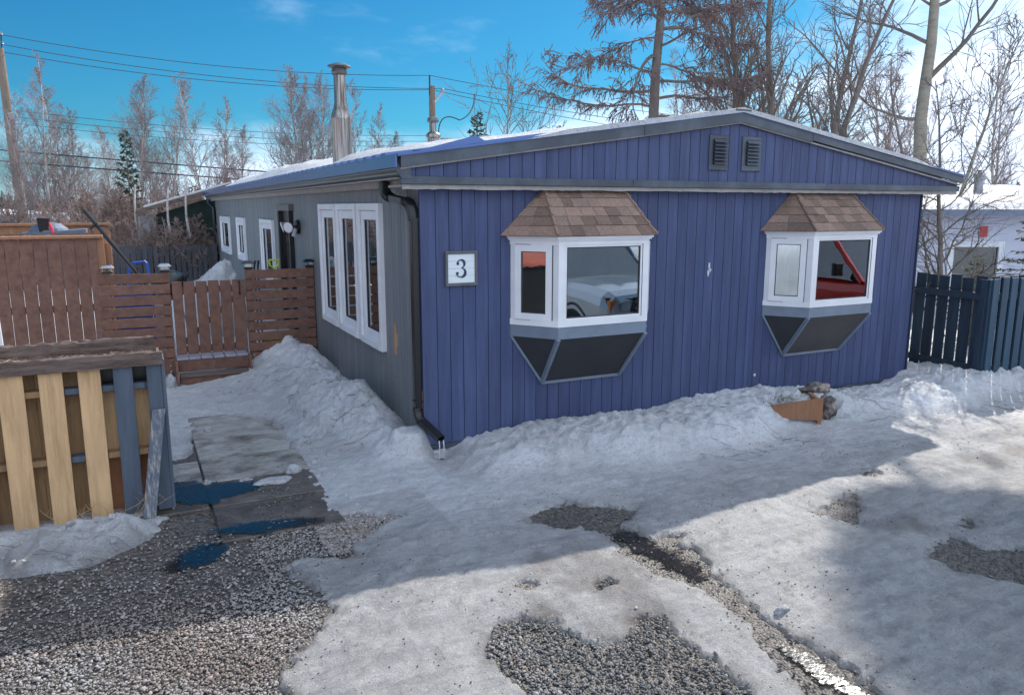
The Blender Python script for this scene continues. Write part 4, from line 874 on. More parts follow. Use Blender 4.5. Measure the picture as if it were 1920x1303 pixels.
# ---------------------------------------------------------------- brown gate fence between house and deck
FY = 4.6
def wood_fence(label, x0, x1, z0, z1, n, rot=None, group=None):
    t = thing('slatted_fence', label, 'fence', ((x0 + x1) / 2, FY, 0), group)
    h = (z1 - z0) / n
    for k in range(n):
        m = MB(); a = rb.uniform(-.004, .004); m.bev(x0, x1, FY - .022, FY, z0 + k * h + .011, z0 + (k + 1) * h - .011, .004)
        m.v = [(x, y, z + a * (x - x0)) for x, y, z in m.v]; m.build('slat', BROWN, t)
    for px in (x0 + .05, x1 - .05):
        m = MB(); m.bev(px - .045, px + .045, FY + .001, FY + .09, -.05, z1 + .005, .005); m.build('post', BROWN, t)
    m = MB(); m.bev(x0, x1, FY - .03, FY - .001, .10, z0 - .005, .004); m.build('kick_board', BROWN, t)
    return t
G2 = 'brown slatted fence sections beside the gate'
wood_fence('brown slatted fence section between tall board fence and gate', -2.77, -1.92, .30, 1.47, 8, group=G2)
wood_fence('brown slatted fence section between gate and grey house wall', -.955, -.015, .30, 1.47, 8, group=G2)
g = thing('gate', 'brown wooden gate of vertical boards above the small step', 'gate', (-1.43, FY, 0))
bx_ = [-1.905, -1.765, -1.61, -1.455, -1.30, -1.145, -.965]
for k in range(6):
    m = MB(); m.bev(bx_[k] + .006, bx_[k + 1] - .009, FY - .02, FY, .24, 1.335 + rb.uniform(-.003, .003), .004); m.build('board', BROWN, g)
for z in (.36, 1.17): m = MB(); m.bev(-1.90, -.975, FY + .001, FY + .035, z, z + .09, .004); m.build('rail', BROWN, g)
m = MB(); m.hexa([(-1.90, FY + .002, .45), (-1.80, FY + .002, .45), (-1.80, FY + .03, .45), (-1.90, FY + .03, .45), (-1.08, FY + .002, 1.16), (-.98, FY + .002, 1.16), (-.98, FY + .03, 1.16), (-1.08, FY + .03, 1.16)]); m.build('brace', BROWN, g)
m = MB(); m.tube([(-1.045, FY - .022, 1.30), (-1.045, FY - .05, 1.28), (-1.05, FY - .055, 1.22), (-1.045, FY - .05, 1.16), (-1.045, FY - .022, 1.14)], .010, 6); m.box(-1.06, -1.03, FY - .026, FY - .021, 1.285, 1.32); m.box(-1.06, -1.03, FY - .026, FY - .021, 1.12, 1.15); m.build('handle', BLACK, g)
for x_, z_ in ((-1.96, .16), (-.93, .22)):
    m = MB()
    for a in (-.028, .028):
        for b in (-.04, .04): m.lathe([(0, -.01), (.014, -.006), (.016, 0)], (0, 0, 0), 8); k = len(m.v); m.v[k - 24:] = [(x_ + a + p[0], FY - .033 + p[2], z_ + b + p[1]) for p in m.v[k - 24:]]
    m.build('bolt', STEEL, g)
# solar cap lamps on the four posts
def solar(x, y, z, label, top=BLACK):
    t = thing('solar_lamp', label, 'lamp', (x, y, z), 'solar lamps capping the fence posts')
    m = MB(); m.bev(x - .062, x + .062, y - .062, y + .062, z, z + .022, .005); m.build('base', BLACK, t)
    m = MB(); m.box(x - .042, x + .042, y - .042, y + .042, z + .022, z + .075); m.build('lens', GLASSH, t)
    m = MB(); m.hexa([(x - .085, y - .085, z + .070), (x + .085, y - .085, z + .070), (x + .085, y + .085, z + .070), (x - .085, y + .085, z + .070), (x - .05, y - .05, z + .105), (x + .05, y - .05, z + .105), (x + .05, y + .05, z + .105), (x - .05, y + .05, z + .105)]); m.build('cap', top, t)
    m = MB(); m.box(x - .045, x + .045, y - .045, y + .045, z + .106, z + .110); m.build('solar_panel', pm('solar_cell', (.02, .05, .2), .15, .1), t)
    for a in (-.052, .052):
        for b in (-.052, .052): q = MB(); q.box(x + a - .005, x + a + .005, y + b - .005, y + b + .005, z + .02, z + .072); q.build('upright', STEEL, t)
solar(-2.65, 4.64, 1.475, 'solar lamp capping the post beside the tall brown fence', STEEL)
solar(-1.97, 4.64, 1.475, 'solar lamp in front of the round black grill', STEEL)
solar(-.905, 4.64, 1.475, 'solar lamp capping the post right of the gate')
solar(-.07, 4.64, 1.475, 'solar lamp capping the post against the grey wall')
# step
t = thing('wooden_step', 'low brown wooden step with six short deck boards before the gate', 'step', (-1.45, 4.35, 0))
for k in range(6): m = MB(); a = -1.92 + k * .152; m.bev(a, a + .142, 4.28, 4.57, .315 + rb.uniform(-.002, .002), .345, .004); o = m.build('tread_board', pm('skylit_brown_board', (.30, .29, .34), .45, .2, 3, bump=.2) if k == 0 else MATS['skylit_brown_board'], t)  # bluish skylight on the treads put into the board colour
m = MB(); m.bev(-1.93, -1.46, 4.29, 4.31, .16, .312, .003); m.build('riser', BROWN, t)
m = MB(); m.bev(-1.455, -1.0, 4.29, 4.31, .16, .312, .003); m.build('riser', BROWN, t)
m = MB(); m.bev(-1.90, -1.02, 4.08, 4.30, .115, .145, .004); m.build('lower_tread', WEATH, t)
m = MB(); m.bev(-1.90, -1.02, 4.10, 4.12, .02, .113, .004); m.build('lower_riser', BROWN, t)
for a in (-1.945, -1.015): m = MB(); m.prism([(4.04, 0), (4.56, 0), (4.56, .31), (4.25, .31), (4.04, .08)], a, a + .03, 0); m.build('stringer', BROWN, t)
# tall deck screen
t = thing('board_fence', 'tall brown vertical board fence at the left edge with cedar cap', 'fence', (-3.6, 4.62, 0))
bx_ = [-4.76, -4.61, -4.46, -4.31, -4.16, -4.01, -3.875, -3.735, -3.585, -3.435, -3.29, -3.14, -2.985, -2.84, -2.735]
for k in range(14): m = MB(); m.bev(bx_[k] + .002, bx_[k + 1] - .003, FY - .02 + rb.uniform(0, .006), FY + .008, .1, 1.925, .004); m.build('board', BROWN, t)
m = MB(); m.bev(-4.8, -2.665, 4.54, 4.80, 1.93, 1.965, .005); m.build('cap_board', ORANGE, t)
for z in (.4, 1.0, 1.7): m = MB(); m.bev(-4.76, -2.74, FY + .012, FY + .05, z, z + .09, .004); m.build('rail', ORANGE, t)
for x_, y_ in ((-2.70, 4.64), (-2.68, 5.55), (-2.66, 6.55)): m = MB(); m.bev(x_ - .045, x_ + .045, y_ - .045, y_ + .045, 0, 1.93 - .1 * (y_ > 5), .005); m.build('post', ORANGE, t)
for k in range(8): m = MB(); a = 4.70 + k * .105; m.bev(-2.70, -2.68, a, a + .09, .2, 1.9, .003); m.build('board', ORANGE, t)  # sun-facing return boards and posts: sunlit orange put into the wood colour
t = thing('deck_railing', 'orange cedar deck railing behind the tall brown fence', 'railing', (-4, 6.6, 0))
m = MB(); m.bev(-6.5, -2.6, 6.53, 6.67, 2.05, 2.085, .005); m.build('top_rail', ORANGE, t); m = MB(); m.bev(-6.5, -2.62, 6.58, 6.62, 1.93, 2.045, .005); m.build('rail', ORANGE, t)
m = MB(); m.bev(-6.5, -2.62, 6.58, 6.62, 1.25, 1.33, .005); m.build('rail', ORANGE, t)
for k in range(26): a = -6.4 + k * .15; m = MB(); m.bev(a, a + .04, 6.58, 6.62, 1.34, 1.925, .004); m.build('baluster', ORANGE, t)
# clutter on the deck
t = thing('tarp_cover', 'blue-grey flat cover with a low dome lying above the tall brown fence', 'cover', (-3.2, 5.3, 1.97))
m = MB(); m.hexa([(-3.62, 5.0, 1.975), (-2.86, 5.0, 1.985), (-2.86, 5.5, 1.985), (-3.62, 5.5, 1.975), (-3.60, 5.0, 1.99), (-2.86, 5.0, 2.035), (-2.86, 5.5, 2.035), (-3.60, 5.5, 1.99)]); m.build('slab', TARP, t)
m = MB(); m.lathe([(.24, 0), (.22, .06), (.14, .12), (.05, .14), (0, .142)], (-3.30, 5.3, 1.985), 18); m.build('dome', TARP, t)
t = thing('black_bin', 'black box-shaped bin with red handle standing on the blue-grey cover', 'bin', (-3.32, 5.15, 2.0))
m = MB(); m.hexa([(-3.39, 5.08, 1.99), (-3.29, 5.08, 1.99), (-3.29, 5.22, 1.99), (-3.39, 5.22, 1.99), (-3.41, 5.06, 2.18), (-3.27, 5.06, 2.175), (-3.27, 5.24, 2.175), (-3.41, 5.24, 2.18)]); m.build('body', BLACK, t)
m = MB(); m.tube([(-3.27, 5.06, 2.12), (-3.25, 5.03, 2.06), (-3.235, 5.0, 1.98)], [.012, .018, .02], 8); m.build('handle', RED, t)
t = thing('black_pole', 'long black pole leaning diagonally against the deck corner', 'pole', (-2.3, 5.6, 0))
m = MB(); m.tube([(-2.885, 5.6, 2.28), (-2.30, 5.6, 1.38), (-1.9, 5.62, .76)], [.03, .026, .022], 10); m.build('shaft', BLACK, t)
m = MB(); m.tube([(-2.75, 5.58, 2.10), (-2.83, 5.55, 2.03), (-2.80, 5.53, 1.98)], .018, 8); m.build('clamp', BLACK, t)
m = MB(); m.tube(arc((-2.74, 5.58, 2.06), (-2.60, 5.56, 2.08), (-2.58, 5.56, 1.98), 8), .008, 6); m.build('cord', BLACK, t)
t = thing('snow_scoop', 'snow scoop with bent blue loop handle behind the slatted fence', 'snow scoop', (-2.28, 6.2, 0))
m = MB(); m.tube([(-2.42, 6.2, 1.30), (-2.38, 6.2, 1.47), (-2.34, 6.2, 1.50), (-2.18, 6.2, 1.52), (-2.15, 6.2, 1.49), (-2.13, 6.2, 1.30), (-2.10, 6.5, .6)], .017, 8); m.build('handle', SLEDB, t)
m = MB(); m.tube([(-2.42, 6.2, 1.30), (-2.36, 6.5, .6)], .017, 8); m.build('handle', SLEDB, t)
m = MB(); m.hexa([(-2.5, 6.45, .12), (-2.0, 6.45, .12), (-2.0, 6.9, .12), (-2.5, 6.9, .12), (-2.52, 6.43, .6), (-1.98, 6.43, .6), (-1.98, 6.5, .5), (-2.52, 6.5, .5)]); m.build('pan', SLEDB, t)
t = thing('charcoal_grill', 'round black kettle grill behind the slatted fence', 'grill', (-1.9, 6.2, 0))
m = MB(); m.lathe([(.05, .92), (.2, 1.0), (.26, 1.12), (.27, 1.18)], (-1.87, 6.2, 0), 20); m.build('bowl', BLACK, t)
m = MB(); m.lathe([(.28, 1.18), (.27, 1.24), (.2, 1.33), (.08, 1.37), (0, 1.375)], (-1.87, 6.2, 0), 20); m.build('lid', BLACK, t, smooth=True)
m = MB(); m.tube(arc((-1.68, 6.02, 1.18), (-1.56, 5.95, 1.42), (-1.62, 6.1, 1.30), 8), .02, 8); m.build('handle', BLACK, t)
for k in range(3): a = k * 2.09; m = MB(); m.tube([(-1.87 + .12 * math.cos(a), 6.2 + .12 * math.sin(a), .98), (-1.87 + .3 * math.cos(a), 6.2 + .3 * math.sin(a), .05)], .012, 6); m.build('leg', STEEL, t)
t = thing('snow_shovel', 'snow shovel with lime green D-shaped grip behind the slatted fence', 'shovel', (-.5, 5.0, 0))
m = MB(); m.tube([(-.565, 5.0, 1.56), (-.42, 5.0, 1.56), (-.44, 5.0, 1.48), (-.495, 5.0, 1.44), (-.55, 5.0, 1.48), (-.565, 5.0, 1.56)], .014, 8); m.build('grip', LIME, t)
m = MB(); m.tube([(-.495, 5.0, 1.44), (-.49, 5.05, .5)], .014, 8); m.build('shaft', LIME, t)
m = MB(); m.hexa([(-.7, 5.04, .12), (-.28, 5.04, .12), (-.28, 5.07, .12), (-.7, 5.07, .12), (-.7, 5.0, .5), (-.28, 5.0, .5), (-.28, 5.02, .5), (-.7, 5.02, .5)]); m.build('blade', LIME, t)
for i, x_ in enumerate((-.76, -.71)):
    t = thing('tool_handle', ['left of the two short black tool handles by the lamp', 'right of the two short black tool handles by the lamp'][i], 'tool', (x_, 5.0, 0), 'black tool handles behind the fence'); m = MB(); m.tube([(x_, 5.0, 1.56), (x_ - .015, 5.0, 1.45), (x_, 5.02, .1)], [.018, .012, .012], 8); m.build('shaft', BLACK, t); m = MB(); m.box(x_ - .1, x_ + .1, 5.0, 5.03, .1, .3); m.build('blade', STEEL, t)
t = thing('garden_cart', 'blue and white bins glimpsed through the slats behind the fence', 'bin', (-2.3, 5.0, 0))
m = MB(); m.bev(-2.6, -2.15, 4.95, 5.25, .1, 1.25, .02); m.build('tub', SLEDB, t); m = MB(); m.bev(-2.12, -1.95, 4.95, 5.2, .1, 1.05, .02); m.build('side_box', WHITE, t)
t = thing('white_post', 'thin white post cut off by the left edge', 'post', (-3.46, 1.5, 0)); m = MB(); m.hexa([(-3.46, 1.5, 0), (-3.42, 1.5, 0), (-3.42, 1.54, 0), (-3.46, 1.54, 0), (-3.50, 1.5, 1.5), (-3.455, 1.5, 1.5), (-3.455, 1.54, 1.5), (-3.50, 1.54, 1.5)]); m.build('shaft', WHITE, t)

# ---------------------------------------------------------------- yellow and slate board fence end at left
t = thing('planter_fence', 'weathered double-sided board fence in yellow and slate blue with timber trough top', 'fence', (-2.9, -.3, 0))
slats = [(-4.65, -4.50, 0), (-4.38, -4.22, 0), (-4.08, -3.93, 0), (-3.80, -3.64, 0), (-3.50, -3.35, 0), (-3.255, -3.10, 0), (-3.01, -2.86, 0), (-2.765, -2.62, 0), (-2.54, -2.41, 1), (-2.315, -2.215, 1)]
for a, b, c_ in slats:
    j = rb.uniform(-.012, .012); m = MB(); m.bev(a, b, -.375, -.352, .015 + abs(j), 1.165, .004); m.v = [(x + (z - .6) * j * .4, y, z) for x, y, z in m.v]; m.build('slat', BPAINT if c_ else YEL, t)
for k in range(14):
    a = -4.62 + k * .175; m = MB(); b = min(a + .1745, -2.235)
    if a > -2.3: break
    if a > -2.72:
        m.bev(a, b, -.25, -.232, .50, .985, .003); m.build('back_board', YEL, t); m = MB(); m.bev(a, b, -.25, -.232, .03, .49, .003); m.build('back_board', DIRTW, t)
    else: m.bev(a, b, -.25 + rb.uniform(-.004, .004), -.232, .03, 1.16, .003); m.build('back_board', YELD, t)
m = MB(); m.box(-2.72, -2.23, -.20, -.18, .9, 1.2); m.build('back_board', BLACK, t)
for z in (.985, .475):
    for a, b, mt in ((-4.7, -2.86, YELD), (-2.858, -2.62, BPAINT), (-2.618, -2.33, BPAINT if z > .6 else YELD), (-2.328, -2.22, BPAINT)):
        m = MB(); m.bev(a, b, -.350, -.255, z, z + .045, .004); m.build('rail', mt, t)
m = MB(); m.bev(-2.215, -2.19, -.376, -.05, .02, 1.20, .004); m.build('end_board', BPAINT, t)
for a in (-4.4, -3.3, -2.25): m = MB(); m.bev(a - .04, a + .035, -.16, -.07, 0, 1.15, .004); m.build('post', BPAINT, t)
def rough_beam(x0, x1, y0, y1, z0, z1, n=40, j=.007, seed=0):
    m = MB(); k = 0; q = random.Random(seed)
    for i in range(n + 1):
        x = x0 + (x1 - x0) * i / n
        pr = [(y0, z0), (y0 - .002, (z0 + z1) / 2), (y0, z1 - .006), (y0 + .008, z1), ((y0 + y1) / 2, z1), (y1 - .008, z1), (y1, z1 - .006), (y1, z0)]
        for (a, b) in pr: m.v.append((x, a + q.uniform(-j, j) * .5, b + q.uniform(-j, j) * (1.0 if b > z0 + .01 else .3)))
    for i in range(n):
        for p in range(8): m.f.append((i * 8 + p, i * 8 + (p + 1) % 8, i * 8 + 8 + (p + 1) % 8, i * 8 + 8 + p)); m.m.append(0)
    m.f.append(tuple(range(8))[::-1]); m.f.append(tuple(n * 8 + p for p in range(8))); m.m += [0, 0]; return m
rough_beam(-4.75, -2.20, -.405, -.365, 1.165, 1.265, 60, .006, 1).build('front_beam', WEATH, t)
rough_beam(-4.75, -2.24, -.07, -.02, 1.20, 1.325, 60, .012, 2).build('back_beam', WEATH, t)
m = MB(); m.box(-4.75, -2.22, -.365, -.07, 1.17, 1.19); m.build('trough_bottom', WEATH, t)
m = MB(); m.box(-2.235, -2.215, -.365, -.07, 1.19, 1.24); m.build('trough_end', WEATH, t)
m = MB()
for i in range(2600):
    x, y = rb.uniform(-4.7, -2.26), rb.uniform(-.355, -.08); z = 1.195 + .03 * rb.random() + .035 * (fbm(np.array([x]), np.array([y]), 5, 3, 81)[0] + .4); a = rb.uniform(-1, 1); L = rb.uniform(.01, .05); s = rb.uniform(.0012, .003)
    d = Vector((math.cos(a), math.sin(a), rb.uniform(-.3, .3))) * L / 2; o = Vector((-math.sin(a), math.cos(a), 0)) * s
    p = Vector((x, y, z)); m.add([tuple(p - d - o), tuple(p - d + o), tuple(p + d + o), tuple(p + d - o), tuple(p + Vector((0, 0, s)))], [(0, 1, 4), (1, 2, 4), (2, 3, 4), (3, 0, 4), (0, 3, 2, 1)])
tag(m.build('straw_litter', STRAW), 'dry straw and bark litter filling the trough of the board fence', 'straw', kind='stuff')
t = thing('leaning_board', 'narrow slate board with peeling paint leaning against the fence end', 'board', (-2.4, -.45, 0))
m = MB(); m.bev(-.045, .045, -.011, .011, 0, .84, .003); a = .17; m.v = [(-2.385 + x + z * .155, -.50 + y + z * a * .6, z * .985) for x, y, z in m.v]; m.build('plank', BPEEL, t)
m = MB()
for k in range(14):
    x, y = rb.uniform(-3.0, -2.45), -.45 + rb.uniform(-.06, .06); p = [(x, y, .02)]; dx = rb.uniform(-.4, .9)
    for i in range(5): p.append((p[-1][0] + dx * .08 + rb.uniform(-.02, .02), p[-1][1] + rb.uniform(-.01, .01), p[-1][2] + rb.uniform(-.005, .06)))
    m.tube(p, [.003, .0025, .002, .002, .0015, .001], 4)
    for i in (2, 3, 4): m.tube([p[i], (p[i][0] + rb.uniform(-.05, .06), p[i][1], p[i][2] + .05)], .0012, 3)
tag(m.build('dry_weeds', pm('dry_weed', (.42, .30, .16), .8, .3)), 'dry weed stalks at the foot of the yellow slats', 'weeds', kind='stuff')
# half buried planter board and rocks
t = thing('buried_planter', 'orange wooden box side half buried in the snow before the blue wall', 'planter', (3.95, -.62, .05))
m = MB(); m.hexa([(3.52, -.64, .10), (4.12, -.98, .08), (4.16, -.95, .08), (3.55, -.60, .10), (3.52, -.64, .20), (4.12, -.98, .32), (4.16, -.94, .32), (3.55, -.60, .20)]); m.build('front_board', ORANGE, t)
m = MB(); m.hexa([(4.12, -.97, .0), (4.36, -.60, .0), (4.33, -.57, .0), (4.09, -.94, .0), (4.12, -.97, .30), (4.36, -.60, .28), (4.33, -.57, .28), (4.09, -.94, .30)]); m.build('side_board', ORANGE, t)
m = MB()
for i in range(900):
    x, y = rb.gauss(3.86, .13), rb.gauss(-.70, .055); z = .20 + rb.random() * .12; s = rb.uniform(.004, .010); d = Vector((rb.uniform(-1, 1), rb.uniform(-1, 1), rb.uniform(.2, 1.2))).normalized() * s * 2.2
    p = Vector((x, y, z)); q = d.orthogonal().normalized() * s * .6; m.add([tuple(p - q), tuple(p + q), tuple(p + d)], [(0, 1, 2)])
tag(m.build('dried_moss', PLANT), 'tuft of dried moss behind the orange box side', 'moss', kind='stuff')
ROCK = pm('dark_rock', (.09, .075, .07), .8, .4, 8, col2=(.35, .28, .25), f2=.45, s2=9, bump=.6, bscale=20)
lump('rock', (4.50, -.50, .27), (.20, .09, .075), ROCK, 'rough brown rock on top of the pile beside the orange box side', 'rock', 31, 4, .5)
lump('rock', (4.30, -.88, .18), (.11, .08, .13), ROCK, 'dark rock holding a snow cap right of the orange box side', 'rock', 32, 4, .4)
lump('snow_ball', (4.42, -.84, .23), (.13, .10, .11), RSNOW, 'round ball of snow leaning on the dark rock', 'snow chunk', 33, 3, .15)

# ---------------------------------------------------------------- blue picket fence at right
t = thing('blue_fence', 'dark blue shadowbox board fence running from the house corner along the drive', 'fence', (7.4, -.56, 0))
def fence_run(p0, p1, mat_f, mat_b, n0, both=True, z0=.05, z1=1.43, w=.125, gap=.055):
    p0, p1 = Vector(p0), Vector(p1); d = (p1 - p0).normalized(); nn = Vector((-d.y, d.x)); L = (p1 - p0).length; s = 0; i = 0
    def bd(s0, s1, o0, o1, a, b, mt, nm, tilt=0):
        c = [p0 + d * s0 + nn * o0, p0 + d * s1 + nn * o0, p0 + d * s1 + nn * o1, p0 + d * s0 + nn * o1]; m = MB()
        e = d * tilt; m.hexa([(q.x, q.y, a) for q in c] + [((q + e).x, (q + e).y, b) for q in c]); m.build(nm, mt, t)
    while s < L:
        if s + w <= L + .02:
            bd(s, s + w, -.02, 0, z0, z1 + rb.uniform(-.02, .02), mat_f, 'board', rb.uniform(-.012, .012))
            if both: bd(s + w / 2 + gap * .5, s + w * 1.5 + gap * .5, .052, .072, z0, z1 + rb.uniform(-.02, .02), mat_b, 'board', rb.uniform(-.012, .012))
        s += w + gap
    for z in (.20, 1.14): bd(0, L, .003, .048, z, z + .09, mat_b, 'rail')
    for s in (0.0, L): bd(s - .04, s + .05, .003, .05, 0, z1 - .02, mat_b, 'post')
fence_run((7.43, -.52), (7.66, 1.95), NAVY, NAVY, 0, both=False, gap=.032, w=.15)
fence_run((7.43, -.60), (13.4, -.66), TEAL, NAVY, 0, gap=.06, w=.125)

# ---------------------------------------------------------------- white neighbour house
A = Vector((10.2, 6.55)); w_ = Vector((.8935, -.449)).normalized(); nb = Vector((-w_.y, w_.x))
t = thing('neighbour_house', 'low white lap-sided house behind the blue fence with snowy roof', 'house', (A.x, A.y, 0))
def nhex(s0, s1, o0, o1, z0, z1, mt, nm, par=t, tz=0):
    c = [A + w_ * s0 + nb * o0, A + w_ * s1 + nb * o0, A + w_ * s1 + nb * o1, A + w_ * s0 + nb * o1]; m = MB()
    m.hexa([(q.x, q.y, z0) for q in c] + [(q.x, q.y, z1 + (tz if i > 1 else 0)) for i, q in enumerate(c)]); return m.build(nm, mt, par)
for k in range(22):
    z = .02 + k * .098; m = MB()
    for s0, s1 in ((0, 4.42), (5.62, 14)) if 5 <= k <= 14 else ((0, 14),):
        c0, c1 = A + w_ * s0, A + w_ * s1; i0, i1 = c0 + nb * .05, c1 + nb * .05; l0, l1 = c0 - nb * .014, c1 - nb * .014
        m.hexa([(l0.x, l0.y, z), (l1.x, l1.y, z), (i1.x, i1.y, z), (i0.x, i0.y, z), (c0.x, c0.y, z + .098), (c1.x, c1.y, z + .098), (i1.x, i1.y, z + .098), (i0.x, i0.y, z + .098)])
    m.build('lap_board', SIDW, t)
wd = nhex(4.40, 5.64, -.03, .06, 1.44, 1.56, WHITE, 'window'); nhex(4.40, 4.52, -.03, .06, .45, 1.44, WHITE, 'frame', wd); nhex(5.52, 5.64, -.03, .06, .45, 1.44, WHITE, 'frame', wd); nhex(4.52, 5.52, .02, .03, .5, 1.44, CARGLASS, 'pane', wd); nhex(4.4, 5.64, .1, .11, .4, 1.5, GREYD, 'blind', wd)
nhex(-.4, 14.4, -.45, .0, 2.14, 2.16, SIDW, 'soffit'); nhex(-.4, 14.4, -.48, -.455, 2.14, 2.27, HROOF, 'fascia')
nhex(-.4, 14.4, -.455, 4.5, 2.20, 2.25, HROOF, 'roof', tz=.55)
nhex(5.05, 5.22, -.035, -.02, 1.66, 1.90, RED, 'red_sign')
xs3 = np.linspace(-.4, 14.4, 90); ys3 = np.linspace(-.46, 4.4, 50); X3, Y3 = np.meshgrid(xs3, ys3); Z3 = 2.25 + (Y3 + .455) * .11 + (.13 + .12 * fbm(X3, Y3, .7, 3, 91) + .05 * fbm(X3, Y3, 3, 3, 92)) * sst(Y3, -.47, -.1)
o = grid_mesh('roof_snow', xs3, ys3, Z3, RSNOW); o.location = (A.x, A.y, 0); o.rotation_euler = (0, 0, math.atan2(w_.y, w_.x)); tag(o, 'thick snow on the low roof of the white neighbour house', 'snow', kind='stuff')
c_ = A + w_ * 6.4 + nb * 2.5; m = MB(); m.lathe([(.11, 2.3), (.11, 3.05), (.14, 3.07), (.14, 3.12), (.05, 3.15), (.05, 3.22), (.14, 3.24), (0, 3.32)], (c_.x, c_.y, 0), 14); m.build('chimney', STEEL, t)

# ---------------------------------------------------------------- things behind the yard on the left
t = thing('dark_fence', 'dark grey picket fence closing the back of the yard', 'fence', (-2, 17.6, 0))
x = -6.0
while x < -.1:
    m = MB(); e = rb.uniform(-.01, .01); m.hexa([(x, 17.6, 0), (x + .115, 17.6, 0), (x + .115, 17.62, 0), (x, 17.62, 0), (x + e, 17.6, 1.23 + e), (x + .115 + e, 17.6, 1.23 + e), (x + .115 + e, 17.62, 1.23), (x + e, 17.62, 1.23)]); m.build('board', DFEN, t); x += .145
for z in (.25, .95): m = MB(); m.box(-6, -.05, 17.625, 17.66, z, z + .08); m.build('rail', DFEN, t)
t = thing('lean_to_shed', 'open shed with slanted snowy roof and dark green cover behind the dark fence', 'shed', (-1, 19, 0))
def sh(x0, x1, y0, y1, za, zb, h, mt, nm): m = MB(); m.hexa([(x0, y0, za - h), (x1, y0, zb - h), (x1, y1, zb - h), (x0, y1, za - h), (x0, y0, za), (x1, y0, zb), (x1, y1, zb), (x0, y1, za)]); return m.build(nm, mt, t)
sh(-2.1, .6, 18.6, 21.5, 2.25, 3.05, .12, WEATH, 'roof'); sh(-1.9, .6, 19.2, 21.5, 2.36, 3.10, .095, RSNOW, 'snow_layer')
sh(-1.6, .3, 19.2, 19.25, 2.1, 2.7, 2.1, DGREEN, 'green_cover'); sh(-2.1, -1.65, 19.1, 19.15, 2.05, 2.1, 2.0, SIDG, 'wall_panel')
t = thing('brown_trim_house', 'distant grey house with brown and white porch past the deck', 'house', (-10, 44, 0))
m = MB(); m.box(-14, -5.5, 44, 50, 0, 1.9); m.build('wall', SIDG, t)
m = MB(); m.hexa([(-14.5, 43.5, 1.9), (-5, 43.5, 1.5), (-5, 50.5, 1.5), (-14.5, 50.5, 1.9), (-14.5, 43.5, 2.0), (-5, 43.5, 1.6), (-5, 50.5, 1.9), (-14.5, 50.5, 2.6)]); m.build('roof', RSNOW, t)
m = MB(); m.hexa([(-14.5, 43.45, 1.78), (-5, 43.45, 1.38), (-5, 43.49, 1.38), (-14.5, 43.49, 1.78), (-14.5, 43.45, 2.0), (-5, 43.45, 1.6), (-5, 43.49, 1.6), (-14.5, 43.49, 2.0)]); m.build('fascia', HROOF, t)
m = MB(); m.box(-9.5, -4.6, 42.0, 42.1, .95, 1.25); m.build('porch_beam', WHITE, t)
for k in range(16): m = MB(); a = -9.4 + k * .3; m.box(a, a + .15, 42.1, 42.15, 0, .95); m.build('porch_board', BROWN if k % 2 else WHITE, t)
m = MB(); m.hexa([(-6.65, 25.0, 0), (-5.55, 25.0, 0), (-5.55, 25.1, 0), (-6.65, 25.1, 0), (-6.65, 25.0, 1.75), (-5.55, 25.0, 1.75), (-5.55, 25.1, 1.75), (-6.65, 25.1, 1.75)])
tag(m.build('grey_screen', DFEN), 'weathered grey board screen at the foot of the left utility pole', 'screen')

# ---------------------------------------------------------------- utility poles and lines
t = thing('utility_pole', 'leaning wooden utility pole at the left edge of the picture', 'utility pole', (-6.1, 29.2, 0))
m = MB(); m.tube([(-5.95, 28.9, 0), (-6.17, 29.5, 4), (-6.3, 30.1, 8.35)], [.20, .17, .14], 12); m.build('pole', POLE, t)
m = MB(); m.tube([(-6.25, 30.0, 8.0), (-6.2, 30.1, 8.85)], .03, 6); m.build('pin', BLACK, t)
for z in (8.85, 8.5): m = MB(); m.lathe([(.0, 0), (.07, .01), (.04, .05), (.07, .08), (0, .12)], (-6.2, 30.1, z), 8); m.build('insulator', STEEL, t)
m = MB(); m.box(-6.22, -6.02, 29.45, 29.5, 5.0, 5.9); m.build('pole_box', STEEL, t)
t = thing('utility_pole', 'wooden utility pole with small transformer behind the house roof', 'utility pole', (10.1, 26.5, 0))
m = MB(); m.tube([(10.1, 26.5, 0), (10.2, 26.8, 7.6)], [.19, .14], 12); m.build('pole', POLE, t)
m = MB(); m.tube([(10.08, 26.75, 7.2), (10.1, 26.8, 8.05)], .035, 6); m.build('pin', BLACK, t)
m = MB(); m.tube([(10.25, 26.7, 6.9), (10.62, 26.6, 7.35)], .05, 6); m.build('cutout_arm', STEEL, t)
m = MB(); m.lathe([(0, 0), (.1, .01), (.06, .08), (.1, .12), (0, .18)], (10.62, 26.6, 7.35), 8); m.build('insulator', STEEL, t)
m = MB(); m.tube([(10.75, 26.5, 4.35), (10.75, 26.5, 5.35)], .28, 14); m.build('transformer', STEEL, t)
m = MB(); m.tube(arc((10.4, 26.6, 5.6), (10.45, 26.6, 6.6), (11.3, 26.3, 6.15), 8) + arc((11.3, 26.3, 6.15), (12.0, 26.2, 6.4), (12.0, 26.2, 7.3), 8), .025, 5); m.build('jumper_cable', BLACK, t)
def wire(a, b, sag, r, label, grp):
    a, b = Vector(a), Vector(b); m = MB(); m.tube([tuple(a.lerp(b, i / 24) - Vector((0, 0, sag * 4 * (i / 24) * (1 - i / 24)))) for i in range(25)], r, 4); tag(m.build('power_line', WIRE), label, 'power line', grp)
GW = 'overhead lines between the utility poles'
far_l = [(-22, 36, 9.6), (-22, 36, 9.3), (-22, 36, 9.0)]
